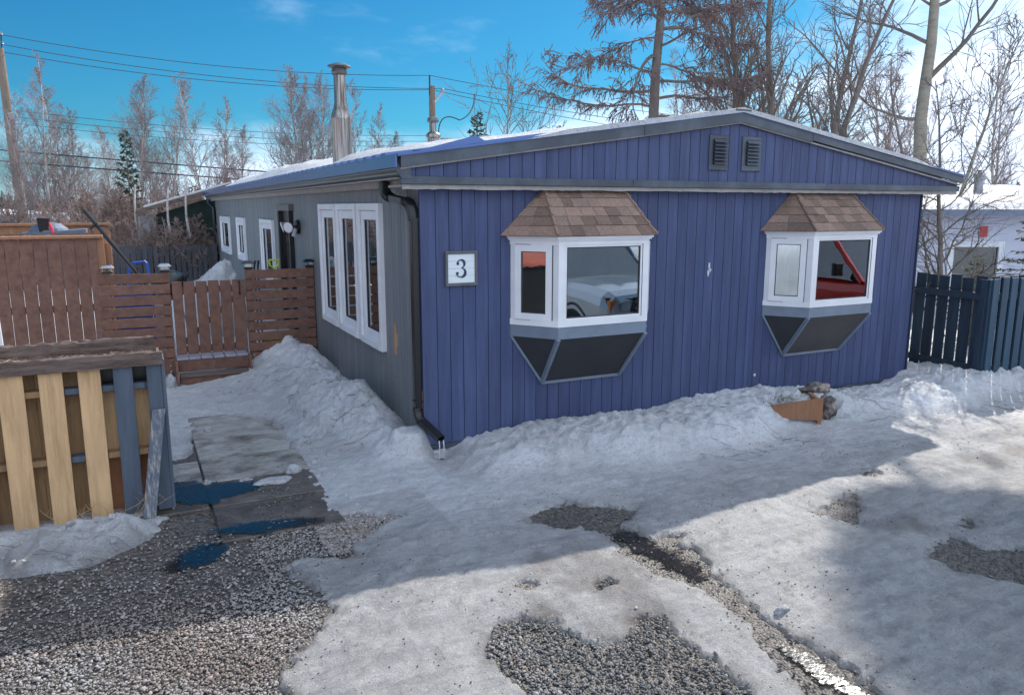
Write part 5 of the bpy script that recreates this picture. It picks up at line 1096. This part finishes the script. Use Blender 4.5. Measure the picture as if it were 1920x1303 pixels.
for a, b, c_, n in (((-6.17, 30.1, 8.85), (10.1, 26.8, 8.05), (34, 27.5, 7.0), 'topmost'), ((-6.2, 30.1, 8.5), (10.62, 26.6, 7.5), (34, 27.3, 6.3), 'second highest'), ((-6.2, 30.1, 8.22), (10.2, 26.8, 7.45), (34, 27.2, 5.6), 'third highest')):
    wire(a, b, .42, .016, n + ' line from the left pole to the pole behind the chimney', GW); wire(b, c_, .35, .016, n + ' line running right from the pole behind the roof vent', GW)
for a, b, n in (((-6.32, 30.2, 6.1), (10.1, 26.47, 5.45), 'upper'), ((-6.34, 30.1, 5.84), (10.1, 26.4, 5.2), 'middle'), ((-6.36, 30.1, 5.59), (10.05, 26.4, 5.0), 'lower')): wire(a, b, .3, .012, n + ' of three thin lines crossing the birches at mid height', GW)
wire((-12, 32, 5.0), (8.8, 24.6, 3.3), .05, .035, 'upper of two thick black cables above the thicket', GW); wire((-12, 32, 4.55), (8.8, 24.6, 2.95), .05, .035, 'lower of two thick black cables above the thicket', GW)

# ---------------------------------------------------------------- trees
def rand_perp(d, q):
    v = Vector((q.gauss(0, 1), q.gauss(0, 1), q.gauss(0, 1))); v -= d * v.dot(d); return v.normalized()
def grow(m, q, p, d, L, r, steps, wob, up, sides, r_end=.35):
    pts = [p.copy()]; rad = [r]; sl = L / steps; p = p.copy(); d = d.copy()
    for i in range(steps):
        d = (d + rand_perp(d, q) * wob + Vector((0, 0, up))).normalized(); p = p + d * sl; pts.append(p.copy()); rad.append(r * (1 - (1 - r_end) * (i + 1) / steps))
    m.tube(pts, rad, sides, False); return pts, rad
def at_t(pts, t):
    f = t * (len(pts) - 1); i = min(int(f), len(pts) - 2); return pts[i].lerp(pts[i + 1], f - i), (pts[i + 1] - pts[i]).normalized()
def bare_tree(seed, h, r, stems=1, first=.3, nb1=26, L1=.32, ang=.8, n2=6, n3=5, up1=.06, up3=.02, spread=.25, tw=.006, wob=.08, droop=0., lean=(0, 0)):
    q = random.Random(seed); T = MB(); K = MB()
    for s in range(stems):
        a = q.uniform(0, 6.28); d0 = Vector((math.cos(a) * spread * (stems > 1) + lean[0], math.sin(a) * spread * (stems > 1) + lean[1], 1)).normalized(); hh = h * q.uniform(.8, 1) if s else h
        tp, tr = grow(T, q, Vector((q.uniform(-.2, .2), q.uniform(-.2, .2), 0)) * (stems > 1), d0, hh, r * (1 if stems == 1 else .75), 14, wob * .6, .02, 8, .12)
        nb = int(nb1 / stems ** .5)
        for i in range(nb):
            t = first + (1 - first) * (i + q.random()) / nb; t = min(t, .985); p, d = at_t(tp, t); o = rand_perp(Vector((0, 0, 1)), q); o.z = 0; o.normalize()
            L = hh * L1 * (1.15 - t) * q.uniform(.6, 1.25) / (1.15 - first) * 1.1; dd = (o * math.sin(ang) + Vector((0, 0, math.cos(ang)))).normalized(); rr_ = max(r * (1 - t) * .42, .012)
            bp, br = grow(K, q, p, dd, L, rr_, 6, wob * 1.8, up1, 4, .25)
            for j in range(n2):
                t2 = .2 + .8 * (j + q.random()) / n2; p2, d2 = at_t(bp, min(t2, .98)); dd2 = (d2 + rand_perp(d2, q) * q.uniform(.5, 1.0)).normalized(); L2 = L * q.uniform(.3, .55) * (1.1 - t2 * .6)
                b2, _ = grow(K, q, p2, dd2, L2, max(rr_ * .4, tw * 1.3), 3, wob * 2.2, up3 - droop, 3, .4)
                for k in range(n3):
                    t3 = .15 + .85 * (k + q.random()) / n3; p3, d3 = at_t(b2, min(t3, .98)); dd3 = (d3 + rand_perp(d3, q) * .8).normalized(); grow(K, q, p3, dd3, L2 * q.uniform(.35, .7), tw, 2, wob * 2, up3 - droop, 3, .5)
    return T, K
PROTO = {}
def proto(key, kw, bark, twig):
    T, K = bare_tree(**kw)
    def mk(n, mb, mt):
        me = bpy.data.meshes.new(n); me.from_pydata(mb.v, [], mb.f); me.materials.append(mt); me.polygons.foreach_set('use_smooth', [n == 'trunk'] * len(me.polygons)); me.update(); return me
    PROTO[key] = (mk('trunk', T, bark), mk('crown', K, twig), kw['h'])
def plant(key, name, x, y, h, label, cat='tree', rot=0, group=None, z=-.05, sxy=1.):
    tm, cm, h0 = PROTO[key]; t = thing(name, label, cat, (x, y, z), group); s = h / h0; t.scale = (s * sxy, s * sxy, s); t.rotation_euler = (0, 0, rot)
    for n, me in (('trunk', tm), ('crown', cm)): o = bpy.data.objects.new(n, me); C.objects.link(o); o.parent = t
    return t
BW = pm('pale_birch_twigs', (.27, .215, .205), .8, .25, .8, bump=0)
proto('b1', dict(seed=1, h=8, r=.085, first=.2, nb1=42, L1=.32, ang=.5, n2=9, n3=8, up1=.08, droop=.0, tw=.0052), BIRCH, TWIG)
proto('b2', dict(seed=2, h=8, r=.08, stems=2, spread=.14, first=.18, nb1=46, L1=.29, ang=.5, n2=8, n3=8, up1=.08, droop=.0, tw=.0052), BIRCH, TWIG)
proto('b3', dict(seed=3, h=8, r=.08, stems=3, spread=.20, first=.16, nb1=46, L1=.27, ang=.5, n2=8, n3=7, up1=.08, droop=.0, tw=.0052), BIRCH, TWIG)
proto('bp', dict(seed=4, h=12, r=.12, stems=2, spread=.10, first=.15, nb1=44, L1=.24, ang=.6, n2=7, n3=7, up1=.08, droop=.05, tw=.0065), BIRCH, BW)
proto('ash', dict(seed=6, h=7, r=.075, first=.38, nb1=20, L1=.42, ang=.6, n2=5, n3=3, up1=.10, tw=.009, wob=.10), ASPEN, BARK)
proto('pop', dict(seed=7, h=12, r=.20, stems=3, spread=.12, first=.22, nb1=34, L1=.26, ang=.55, n2=6, n3=5, up1=.10, tw=.010, wob=.12), BARK, BARK)
proto('pop2', dict(seed=8, h=11, r=.16, stems=2, spread=.22, first=.18, nb1=30, L1=.28, ang=.6, n2=6, n3=4, up1=.10, tw=.010, wob=.12, lean=(.18, -.08)), BARK, BARK)
proto('yard', dict(seed=12, h=5.2, r=.085, stems=2, spread=.22, first=.16, nb1=34, L1=.36, ang=.95, n2=8, n3=7, up1=.03, tw=.004, wob=.17), BARK, BARK)
proto('br', dict(seed=13, h=2.9, r=.05, stems=7, spread=.55, first=.06, nb1=60, L1=.42, ang=.8, n2=6, n3=6, up1=.05, tw=.007, wob=.14), RTWIG, RTWIG)
proto('br2', dict(seed=14, h=2.9, r=.05, stems=6, spread=.6, first=.06, nb1=56, L1=.45, ang=.9, n2=6, n3=6, up1=.03, tw=.007, wob=.16), RTWIG, RTWIG)
GB = 'bare birches behind the yard'
BL = [('b3', -4.99, 29.91, 8.2, 'tall purple-twigged birch nearest the left utility pole'), ('b1', -5.54, 26.32, 5.6, 'shorter birch half hidden by the left utility pole'), ('b2', -4.3, 31.0, 7.0, 'birch just right of the tall one by the left pole'), ('b1', -3.9, 33.5, 4.6, 'small birch in the low gap left of the dark spruce'),
      ('b1', -2.08, 28.36, 7.3, 'slender birch standing right behind the dark spruce'), ('b2', -1.2, 29.9, 7.4, 'forked birch just right of the dark spruce'), ('b1', -2.81, 35.3, 6.0, 'farther birch left of the dark spruce'), ('b2', -.64, 36.38, 4.4, 'small birch between the forked birch and the roof snow'),
      ('b2', .75, 24.6, 6.9, 'narrow birch above the far end of the roof'), ('b1', 1.66, 27.31, 5.5, 'lower birch right of the narrow one above the roof end'), ('b1', 2.84, 20.14, 6.8, 'left stem of the birch clump left of the big chimney'), ('b2', 3.55, 21.8, 6.9, 'fullest birch of the clump left of the big chimney'),
      ('b1', 4.2, 21.2, 6.6, 'birch directly behind the big chimney'), ('b2', 5.91, 22.01, 6.6, 'birch just right of the big chimney'), ('b1', 7.5, 25.0, 5.3, 'low birch between the chimney and the second pole')]
for i, (k, x, y, h, lb) in enumerate(BL): plant(k, 'birch_tree', x, y, h, lb, rot=i * 1.3, group=GB, sxy=1.1)
GP = 'pale birches far behind the right trees'
for i, (x, y, h, lb) in enumerate([(21.42, 21.62, 10, 'pale birch behind the larch and the poplars'), (24.0, 22.9, 11.5, 'tall pale birch behind the grey poplar clump'), (27.8, 20.9, 11.5, 'pale birch between poplars and leaning trees'), (29.16, 17.98, 12, 'pale birch left of the thick aspen trunk'), (33.4, 15.6, 10.5, 'pale birch at the right edge of the picture'), (31.5, 19, 9, 'pale birch just right of the thick aspen trunk'), (36, 13.5, 9.5, 'farther pale birch beyond the right edge tree'), (25.5, 27, 8, 'low pale birch over the roof ridge'), (34, 22, 8.5, 'low pale birch beyond the right roof slope'), (22.5, 17.5, 8.0, 'low pale birch above the right end of the blue gable'), (18.5, 19, 8.5, 'pale birch right of the larch trunk')]):
    plant('bp', 'birch_tree', x, y, h, lb, rot=i * 2.1, group=GP)
plant('ash', 'bare_tree', 7.71, 14.26, 6.4, 'slender open-branched bare tree between the spruce and the larch', rot=1)
plant('pop', 'poplar_tree', 13.9, 10.36, 12.5, 'grey poplar with several stems right of the larch', rot=.5)
plant('pop2', 'poplar_tree', 15.6, 11.2, 11.5, 'second poplar close behind the grey multi-stem one', rot=2.5)
plant('pop2', 'leaning_tree', 12.6, 7.4, 10.5, 'dark tree with two stems leaning right above the gable', rot=-.2)
plant('ash', 'bare_tree', 15.5, 5.6, 6.6, 'dark bare tree right of the thick aspen trunk', rot=2)
plant('yard', 'yard_tree', 8.55, .95, 4.6, 'small crooked bare tree growing behind the blue fence', rot=.4)
plant('yard', 'yard_tree', 17.5, 3.2, 6.6, 'bare tree behind the white house chimney', rot=2.2)
# aspen: thick pale trunk leaving the top of the picture, with added shade-casting twigs high above
t = thing('aspen_tree', 'tall aspen with thick pale trunk leaving the top of the picture', 'tree', (15.2, 6.3, 0))
q = random.Random(5); T = MB(); K = MB()
base = Vector((15.15, 6.2, 0)); top = Vector((16.6, 7.4, 12.6)); tp = [base.lerp(top, i / 14) + Vector((.05 * math.sin(i), .03 * math.cos(i * 1.3), 0)) for i in range(15)]
tp[4] = base.lerp(top, 4 / 14); T.tube(tp, [.20 - .011 * i for i in range(15)], 12); T.build('trunk', ASPEN, t, smooth=True)
def limb(p, d, L, r, up=.02, n2=9, n3=6, wob=.14, mb=None):
    K_ = mb or K; bp, br = grow(K_, q, p, d, L, r, 10, wob, up, 6, .2)
    for j in range(n2):
        t2 = .2 + .8 * (j + q.random()) / n2; p2, d2 = at_t(bp, min(t2, .98)); L2 = L * q.uniform(.2, .42); b2, _ = grow(K_, q, p2, (d2 + rand_perp(d2, q) * .8).normalized(), L2, r * .3, 4, wob * 1.4, up, 4, .4)
        for k in range(n3): p3, d3 = at_t(b2, q.uniform(.2, .97)); grow(K_, q, p3, (d3 + rand_perp(d3, q) * .8).normalized(), L2 * q.uniform(.3, .7), .008, 3, wob * 1.5, up, 3, .5)
rt = Vector((.8965, -.443, 0)); fwd = Vector((.443, .8965, 0))
pA = tp[6]; limb(tp[6], (rt * .75 + Vector((0, 0, .75))).normalized(), 4.2, .075, .0, 12, 7); limb(tp[5], (-rt * .9 + Vector((0, 0, -.25))).normalized(), 2.2, .05, .09); limb(tp[7], (-rt * .8 + fwd * .2 + Vector((0, 0, .5))).normalized(), 2.6, .05, .03); limb(tp[8], (rt * .9 + Vector((0, 0, .5))).normalized(), 3, .05, .04)
for i in range(9): a = q.uniform(0, 6.28); limb(tp[8 + i % 7], Vector((math.cos(a), math.sin(a), .7)).normalized(), q.uniform(1.6, 2.8), .035, .05)
K.build('crown', BARK, t)
# added twig mass, unseen above the view, shaped to shade the drive
K = MB(); cc = Vector((14.9, 4.2, 11.9))
grow(K, q, tp[12], (cc - tp[12]).normalized(), (cc - tp[12]).length, .07, 6, .02, 0, 6, .6)
for c0, r0, n0 in ((cc, 1.12, 3400), (cc + Vector((.75, 1.05, .45)), .62, 700), (cc + Vector((1.15, 1.65, .65)), .36, 320), (cc + Vector((.6, -.9, -.9)), .95, 1500)):
    for i in range(n0):
        u = Vector((q.gauss(0, 1), q.gauss(0, 1), q.gauss(0, 1))).normalized() * r0 * (q.random() ** .38) * q.uniform(.9, 1.04); d = rand_perp(Vector((0, 0, 1)), q) + Vector((0, 0, q.uniform(-.2, .9))); grow(K, q, c0 + u, d.normalized(), .34, .02, 2, .25, .0, 3, .5)
shade_twigs = K
SHADE_TWIGS_ON = True
if SHADE_TWIGS_ON: K.build('shade_caster_twigs', BARK, t)
# larch
t = thing('larch_tree', 'large larch with long drooping limbs and reddish brush behind the roof', 'tree', (9.9, 9.9, 0))
q = random.Random(9); T = MB(); K = MB(); Bm = MB(); base = Vector((9.95, 9.95, 0)); tp = [base + Vector((.09 * math.sin(i * .9) + i * .045, .06 * i, i * .95)) for i in range(15)]; T.tube(tp, [.19 - .0115 * i for i in range(15)], 10); T.build('trunk', BARK, t, smooth=True)
for i in range(46):
    z = 2.9 + 10 * i / 46; f = z / .95; k = min(int(f), 13); p = tp[k].lerp(tp[k + 1], f - k); side = (-1 if i % 2 else 1); a = q.uniform(-1.0, 1.0); o = (rt * side * math.cos(a) + fwd * math.sin(a)).normalized()
    L = (4.9 if z < 5.2 and side < 0 else 4.0) * (1 - (z - 3) / 15) * q.uniform(.7, 1.1); r0 = q.uniform(.028, .055); d = (o + Vector((0, 0, q.uniform(-.05, .35)))).normalized()
    pts = [p]; dd = d.copy(); pp = p.copy()
    for s in range(10): dd = (dd + Vector((0, 0, -.10 + .022 * s)) + rand_perp(dd, q) * .18).normalized(); pp = pp + dd * L / 10; pts.append(pp.copy())
    K.tube(pts, [r0 * (1 - .085 * s) for s in range(11)], 5, False)
    for j in range(20):
        t2 = .18 + .82 * (j + q.random()) / 20; p2, d2 = at_t(pts, min(t2, .99)); s2 = rand_perp(d2, q); s2.z = abs(s2.z) * -.2 + .15; L2 = q.uniform(.35, .95) * (1.15 - t2 * .5)
        b2, _ = grow(K, q, p2, (d2 * .6 + s2).normalized(), L2, .013, 4, .22, -.02, 3, .5)
        for k2 in range(9):
            p3, d3 = at_t(b2, q.uniform(.1, .98)); b3, _ = grow(Bm, q, p3, (d3 + rand_perp(d3, q) * .8 + Vector((0, 0, -.5))).normalized(), q.uniform(.14, .42), .0105, 3, .3, -.14, 3, .8)
            for c_ in range(2): p4 = at_t(b3, q.random())[0]; u = rand_perp(Vector((0, 0, 1)), q) * .018; Bm.add([tuple(p4 - u), tuple(p4 + u), tuple(p4 + Vector((u.y, u.x, -.045)))], [(0, 1, 2)])
K.build('limbs', BARK, t); Bm.build('crown', LARCHT, t)
# spruces
def spruce_mesh(seed, h, rb_, n, L0=.06, mt=NEED):
    q = random.Random(seed); T = MB(); K = MB(); T.tube([(0, 0, 0), (0, 0, h)], [.06 * h / 5, .01], 7)
    for i in range(n):
        z = h * (.12 + .87 * i / n); f = 1 - (z / h); L = rb_ * (f ** .8) * q.uniform(.65, 1.15) + .05; a = i * 2.4 + q.uniform(-.4, .4); d = Vector((math.cos(a), math.sin(a), .12 - .35 * f)).normalized(); p = Vector((0, 0, z)); m_ = max(3, int(L / .14)); pts = [p]
        for s in range(m_): d = (d + Vector((0, 0, .05)) + rand_perp(d, q) * .1).normalized(); pts.append(pts[-1] + d * L / m_)
        T.tube(pts, [.012] * len(pts), 3, False)
        for s in range(int(L * 46) + 6):
            t_ = q.random() ** .8; p2, d2 = at_t(pts, min(t_, .99)); sd = rand_perp(d2, q); sd.z *= .5; tip = p2 + (d2 * .7 + sd).normalized() * q.uniform(.6, 1.4) * L0 * 1.6 + Vector((0, 0, -.02)); w = rand_perp((tip - p2).normalized(), q) * L0 * .28
            K.add([tuple(p2 - w * .4), tuple(p2.lerp(tip, .5) - w), tuple(tip), tuple(p2.lerp(tip, .5) + w)], [(0, 1, 2, 3)])
    def mk(nm, mb, m): me = bpy.data.meshes.new(nm); me.from_pydata(mb.v, [], mb.f); me.materials.append(m); me.update(); return me
    return mk('trunk', T, BARK), mk('crown', K, mt), h
PROTO['s1'] = spruce_mesh(3, 5.5, 1.15, 90, .10); PROTO['s2'] = spruce_mesh(4, 3.4, 1.15, 60, .055, NEEDY); PROTO['s3'] = spruce_mesh(5, 9, 1.9, 130, .12)
plant('s1', 'spruce_tree', 8.9, 18.9, 5.7, 'ragged spruce behind the roof between pole and bare tree', rot=.3)
plant('s1', 'spruce_tree', -2.24, 25.75, 5.2, 'dark narrow spruce among the birches at left', rot=1.9, sxy=.8)
plant('s2', 'spruce_tree', 11.45, 1.15, 2.75, 'sunlit young spruce at the right edge before the white house', rot=1.0, sxy=1.0)
plant('s2', 'spruce_tree', 10.15, 1.35, 1.62, 'small yellowish spruce top just above the blue fence', rot=2.0, sxy=1.3)
for i, (x, y, h) in enumerate([(40, 24, 5.2), (44, 19.5, 5), (47, 16, 5.5), (-9, 60, 5), (-4, 62, 4.6), (1, 58, 4.4), (52, 22, 6)]): plant('s3', 'spruce_tree', x, y, h, ['far spruce behind the right roof slope', 'far spruce above the white house roof', 'far spruce at the far right horizon', 'far spruce behind the distant grey house', 'far spruce above the thicket left part', 'far spruce above the thicket near the roof end', 'farthest spruce on the right horizon'][i], rot=i, group='far spruces on the horizon')
# off-frame neighbours' trees: keep the low sun off the bank by the blue fence
# brush thicket, shrub by shrub
GS = 'brown shrubs of the thicket'
i = 0
ORD = 'first second third fourth fifth sixth seventh eighth ninth tenth eleventh twelfth thirteenth fourteenth fifteenth sixteenth seventeenth eighteenth nineteenth twentieth twenty-first'.split()
TH = [(-1.9, 18.35, 2.2), (-1.15, 18.2, 2.3), (-.45, 18.4, 2.2), (-7.2, 26.5, 2.5), (-6.2, 24.3, 2.3), (-5.1, 25.2, 2.9), (-4.4, 23.0, 2.5), (-3.6, 24.8, 3.2), (-2.9, 22.6, 2.6), (-2.2, 24.2, 3.3), (-1.4, 23.2, 3.0), (-.7, 24.8, 3.3), (0.1, 23.4, 2.9), (.8, 25.3, 3.1), (1.7, 23.6, 3.6), (2.6, 24.8, 3.2), (-.9, 21.9, 2.6), (-3.4, 21.0, 2.3), (-2.6, 19.8, 2.1), (0.2, 21.7, 2.5), (2.3, 21.7, 3.7)]
for x, y, h in TH:
    k0 = sorted(TH).index((x, y, h)); plant('br' if i % 2 else 'br2', 'shrub', x, y, h, ORD[k0] + ' brown bare shrub from the left in the thicket behind the dark fence', 'shrub', rot=i * 1.7, group=GS, sxy=1.05); i += 1
TR = [(26, 13.5, 3.6), (28.5, 12.5, 3.6), (30.5, 11.0, 3.5), (29, 15, 3.9), (33, 12.5, 3.8), (32, 9.0, 3.4), (24.5, 16, 3.8), (22, 14, 3.9), (20.5, 15, 3.9)]
for x, y, h in TR:
    k0 = sorted(TR, key=lambda p: -p[1] / p[0]).index((x, y, h))
    plant('br' if i % 2 else 'br2', 'shrub', x, y, h, ORD[k0] + ' red-brown bare shrub from the left beyond the white neighbour house', 'shrub', rot=i * 1.7, group='red-brown shrubs beyond the white house', sxy=1.3); i += 1
# thin bare saplings / white stems in front of the shed
for x, y, h, lb in [(-1.25, 18.5, 2.9, 'pale dead stem left of the shed opening'), (-2.1, 20.2, 3.0, 'slanting pale stem left of the shed'), (-.75, 18.4, 3.05, 'straight pale stem in front of the green cover')]:
    m = MB(); pts = [Vector((x + .06 * math.sin(k * 1.1), y, h * k / 6)) for k in range(7)]; m.tube(pts, [.05 - .004 * k for k in range(7)], 7); tag(m.build('dead_stem', BIRCH), lb, 'tree stem')
# far forest
q = random.Random(11); m = MB()
for i in range(2600):
    a = q.uniform(-.25, 1.95); D = q.uniform(75, 150); x, y = -2.3 + D * math.cos(a), -6.6 + D * math.sin(a); h = q.uniform(2.4, 4.0) * (D / 110) ** .5; r = h * q.uniform(.2, .34)
    if q.random() < .6:
        for s in range(3): z0 = h * (.15 + .27 * s); n = 5; ph = q.random() * 6; rr_ = r * (1 - .27 * s); m.add([(x + rr_ * q.uniform(.7, 1.2) * math.cos(ph + 1.257 * k), y + rr_ * math.sin(ph + 1.257 * k), z0 + q.uniform(-.2, .2)) for k in range(n)] + [(x, y, z0 + h * .42)], [(k, (k + 1) % n, n) for k in range(n)])
    else:
        for s in range(7): b = q.uniform(0, 6.28); e = (x + r * 1.6 * math.cos(b), y + r * 1.6 * math.sin(b), h * q.uniform(.5, 1)); p0 = (x, y, h * q.uniform(.1, .5)); m.add([p0, (p0[0] + .12, p0[1], p0[2]), e], [(0, 1, 2)])
tag(m.build('far_forest', FARW), 'dark line of far mixed forest on the horizon', 'forest', kind='stuff')

# ---------------------------------------------------------------- vehicles parked beside the drive, seen mirrored in the bay windows
def vehicle(name, label, cat, loc, paint, suv=False):
    t = thing(name, label, cat, loc); X0, Y0 = loc[0], loc[1]; L = 5.4 if not suv else 4.7; w = .97; hd = 1.16 if not suv else 1.08
    def sec(pts, y): return [(X0 + px, Y0 - y, pz) for px, pz in pts]
    def loft(secs, name, mt, smooth=True):
        m = MB(); n = len(secs[0]); 
        for s in secs: m.v += s
        for i in range(len(secs) - 1):
            for j in range(n): m.f.append((i * n + j, i * n + (j + 1) % n, (i + 1) * n + (j + 1) % n, (i + 1) * n + j)); m.m.append(0)
        m.f.append(tuple(range(n))); m.f.append(tuple((len(secs) - 1) * n + j for j in range(n))[::-1]); m.m += [0, 0]; return m.build(name, mt, t, smooth=False)
    def prof(wd, top, low=.42, rd=.10): return [(-wd + .04, low), (-wd, low + .12), (-wd, top - .22), (-wd + .03, top - .1), (-wd + .14, top - .02), (-wd * .5, top + .01), (0, top + .02), (wd * .5, top + .01), (wd - .14, top - .02), (wd - .03, top - .1), (wd, top - .22), (wd, low + .12), (wd - .04, low)]
    ys = [0, .06, .2, .6, 1.2, 1.6, 1.75] ; tops = [hd - .20, hd - .10, hd - .045, hd - .01, hd + .015, hd + .02, hd + .02]
    secs = [sec(prof(w - .10 if i == 0 else (w - .04 if i == 1 else w), tops[i], .48 if i < 2 else .42), y) for i, y in enumerate(ys)] + [sec(prof(w, hd + .0, .42), y) for y in (2.2, 3.4, 3.5, L - .05)] + [sec(prof(w - .06, hd - .1, .5), L)]
    body = loft(secs, 'body', paint)
    ce = 3.6 if not suv else 4.5; rf = 1.86 if not suv else 1.75
    def cab(wd, z): return [(-wd, z), (wd, z)]
    m = MB(); b0, b1 = w - .05, w - .22
    m.hexa([(X0 - b0, Y0 - 1.55, hd - .02), (X0 - b0, Y0 - ce - .1, hd - .02), (X0 + b0, Y0 - ce - .1, hd - .02), (X0 + b0, Y0 - 1.55, hd - .02), (X0 - b1, Y0 - 2.35, rf), (X0 - b1, Y0 - ce + .15, rf), (X0 + b1, Y0 - ce + .15, rf), (X0 + b1, Y0 - 2.35, rf)]); m.build('glasshouse', CARGLASS, t)
    m = MB(); m.hexa([(X0 - b1 - .02, Y0 - 2.30, rf), (X0 - b1 - .02, Y0 - ce + .1, rf), (X0 + b1 + .02, Y0 - ce + .1, rf), (X0 + b1 + .02, Y0 - 2.30, rf), (X0 - b1 + .06, Y0 - 2.42, rf + .06), (X0 - b1 + .06, Y0 - ce + .2, rf + .06), (X0 + b1 - .06, Y0 - ce + .2, rf + .06), (X0 + b1 - .06, Y0 - 2.42, rf + .06)]); m.build('cab_roof', paint, t)
    for sx in (-1, 1):
        for (ya, yb, wd_) in ((1.55, 2.35, .045), (2.75, 2.75, .05), (ce + .1, ce - .15, .06)):
            m = MB(); m.tube([(X0 + sx * (b0 + .005), Y0 - ya, hd - .03), (X0 + sx * (b1 + .005), Y0 - yb, rf + .01)], wd_, 6); m.build('pillar', paint, t)
        m = MB(); m.hexa([(X0 + sx * .52, Y0 + .012, hd - .36), (X0 + sx * (w - .04), Y0 - .10, hd - .36), (X0 + sx * (w - .04), Y0 - .16, hd - .36), (X0 + sx * .52, Y0 - .05, hd - .36), (X0 + sx * .52, Y0 + .0, hd - .16), (X0 + sx * (w - .05), Y0 - .11, hd - .14), (X0 + sx * (w - .05), Y0 - .20, hd - .14), (X0 + sx * .52, Y0 - .09, hd - .16)]); hl = m.build('headlight', BLACK, t)
        m = MB(); m.tube([(X0 + sx * .66, Y0 + .03, hd - .26), (X0 + sx * .66, Y0 - .0, hd - .26)], .075, 14); m.build('lens', STEEL, hl)
        m = MB(); m.box(X0 + sx * .86 - .06, X0 + sx * .86 + .06, Y0 - .10, Y0 - .02, hd - .34, hd - .17); m.build('indicator', AMBER, hl)
        m = MB(); m.bev(X0 + sx * (w + .16) - .11, X0 + sx * (w + .16) + .11, Y0 - 1.95, Y0 - 1.85, hd + .05, hd + .30, .02); m.build('mirror', BLACK, t)
        for yy_ in (.95, L - 1.15):
            m = MB(); m.tube([(X0 + sx * (w - .26), Y0 - yy_, .38), (X0 + sx * (w + .012), Y0 - yy_, .38)], .38, 28); wh = m.build('wheel', RUBBER, t)
            m = MB(); m.tube([(X0 + sx * (w + .0), Y0 - yy_, .38), (X0 + sx * (w + .02), Y0 - yy_, .38)], .24, 20); m.build('rim', STEEL, wh)
            m = MB(); m.tube([(X0 + sx * (w - .02), Y0 - yy_ + .47 * math.cos(a), .38 + .47 * math.sin(a)) for a in [k * math.pi / 12 for k in range(13)]], .035, 6); m.build('wheel_arch', BLACK, t)
    m = MB(); m.box(X0 - .5, X0 + .5, Y0 - .02, Y0 + .02, hd - .46, hd - .14); gr_ = m.build('grille', BLACK, t)
    for k in range(3): m = MB(); m.box(X0 - .5, X0 + .5, Y0 + .021, Y0 + .03, hd - .42 + k * .1, hd - .395 + k * .1); m.build('grille_bar', STEEL, gr_)
    m = MB(); m.bev(X0 - w, X0 + w, Y0 - .15, Y0 + .08, .45, hd - .48, .03); m.build('bumper', STEEL if not suv else paint, t)
    if not suv: m = MB(); m.box(X0 - w + .1, X0 + w - .1, Y0 - L + .1, Y0 - ce - .2, hd + .03, hd + .032); m.build('bed', BLACK, t)
    return t
vehicle('pickup_truck', 'silver pickup truck parked outside the picture, mirrored in the nearer bay window', 'truck', (4.72, -3.42, 0), SILVER)
vehicle('red_car', 'red sport utility car parked outside the picture, mirrored in the farther bay window', 'car', (9.75, -1.7, 0), REDCAR, True)

# ---------------------------------------------------------------- low shed across the drive, mirrored in the left bay pane
t = thing('red_roof_shed', 'low grey shed with red roof, mirrored in the left bay pane', 'shed', (-8.5, -3, 0))
for k in range(8): m = MB(); m.box(-7.62, -7.58, -6.5, 3.0, .02 + k * .14, .155 + k * .14); m.build('plank', SIDG if k % 3 else DFEN, t)
m = MB(); m.box(-10.5, -7.63, -6.4, 2.9, 0, 1.14); m.build('wall', SIDG, t)
m = MB(); m.hexa([(-7.4, -6.7, 1.12), (-7.4, 3.2, 1.12), (-10.6, 3.2, 2.5), (-10.6, -6.7, 2.5), (-7.4, -6.7, 1.2), (-7.4, 3.2, 1.2), (-10.6, 3.2, 2.6), (-10.6, -6.7, 2.6)]); m.build('roof', pm('red_brown_roof', (.33, .09, .06), .7, .25, 3), t)
m = MB(); m.bev(-7.57, -7.52, -2.6, -1.7, 0, 1.1); m.build('door', BLACK, t)
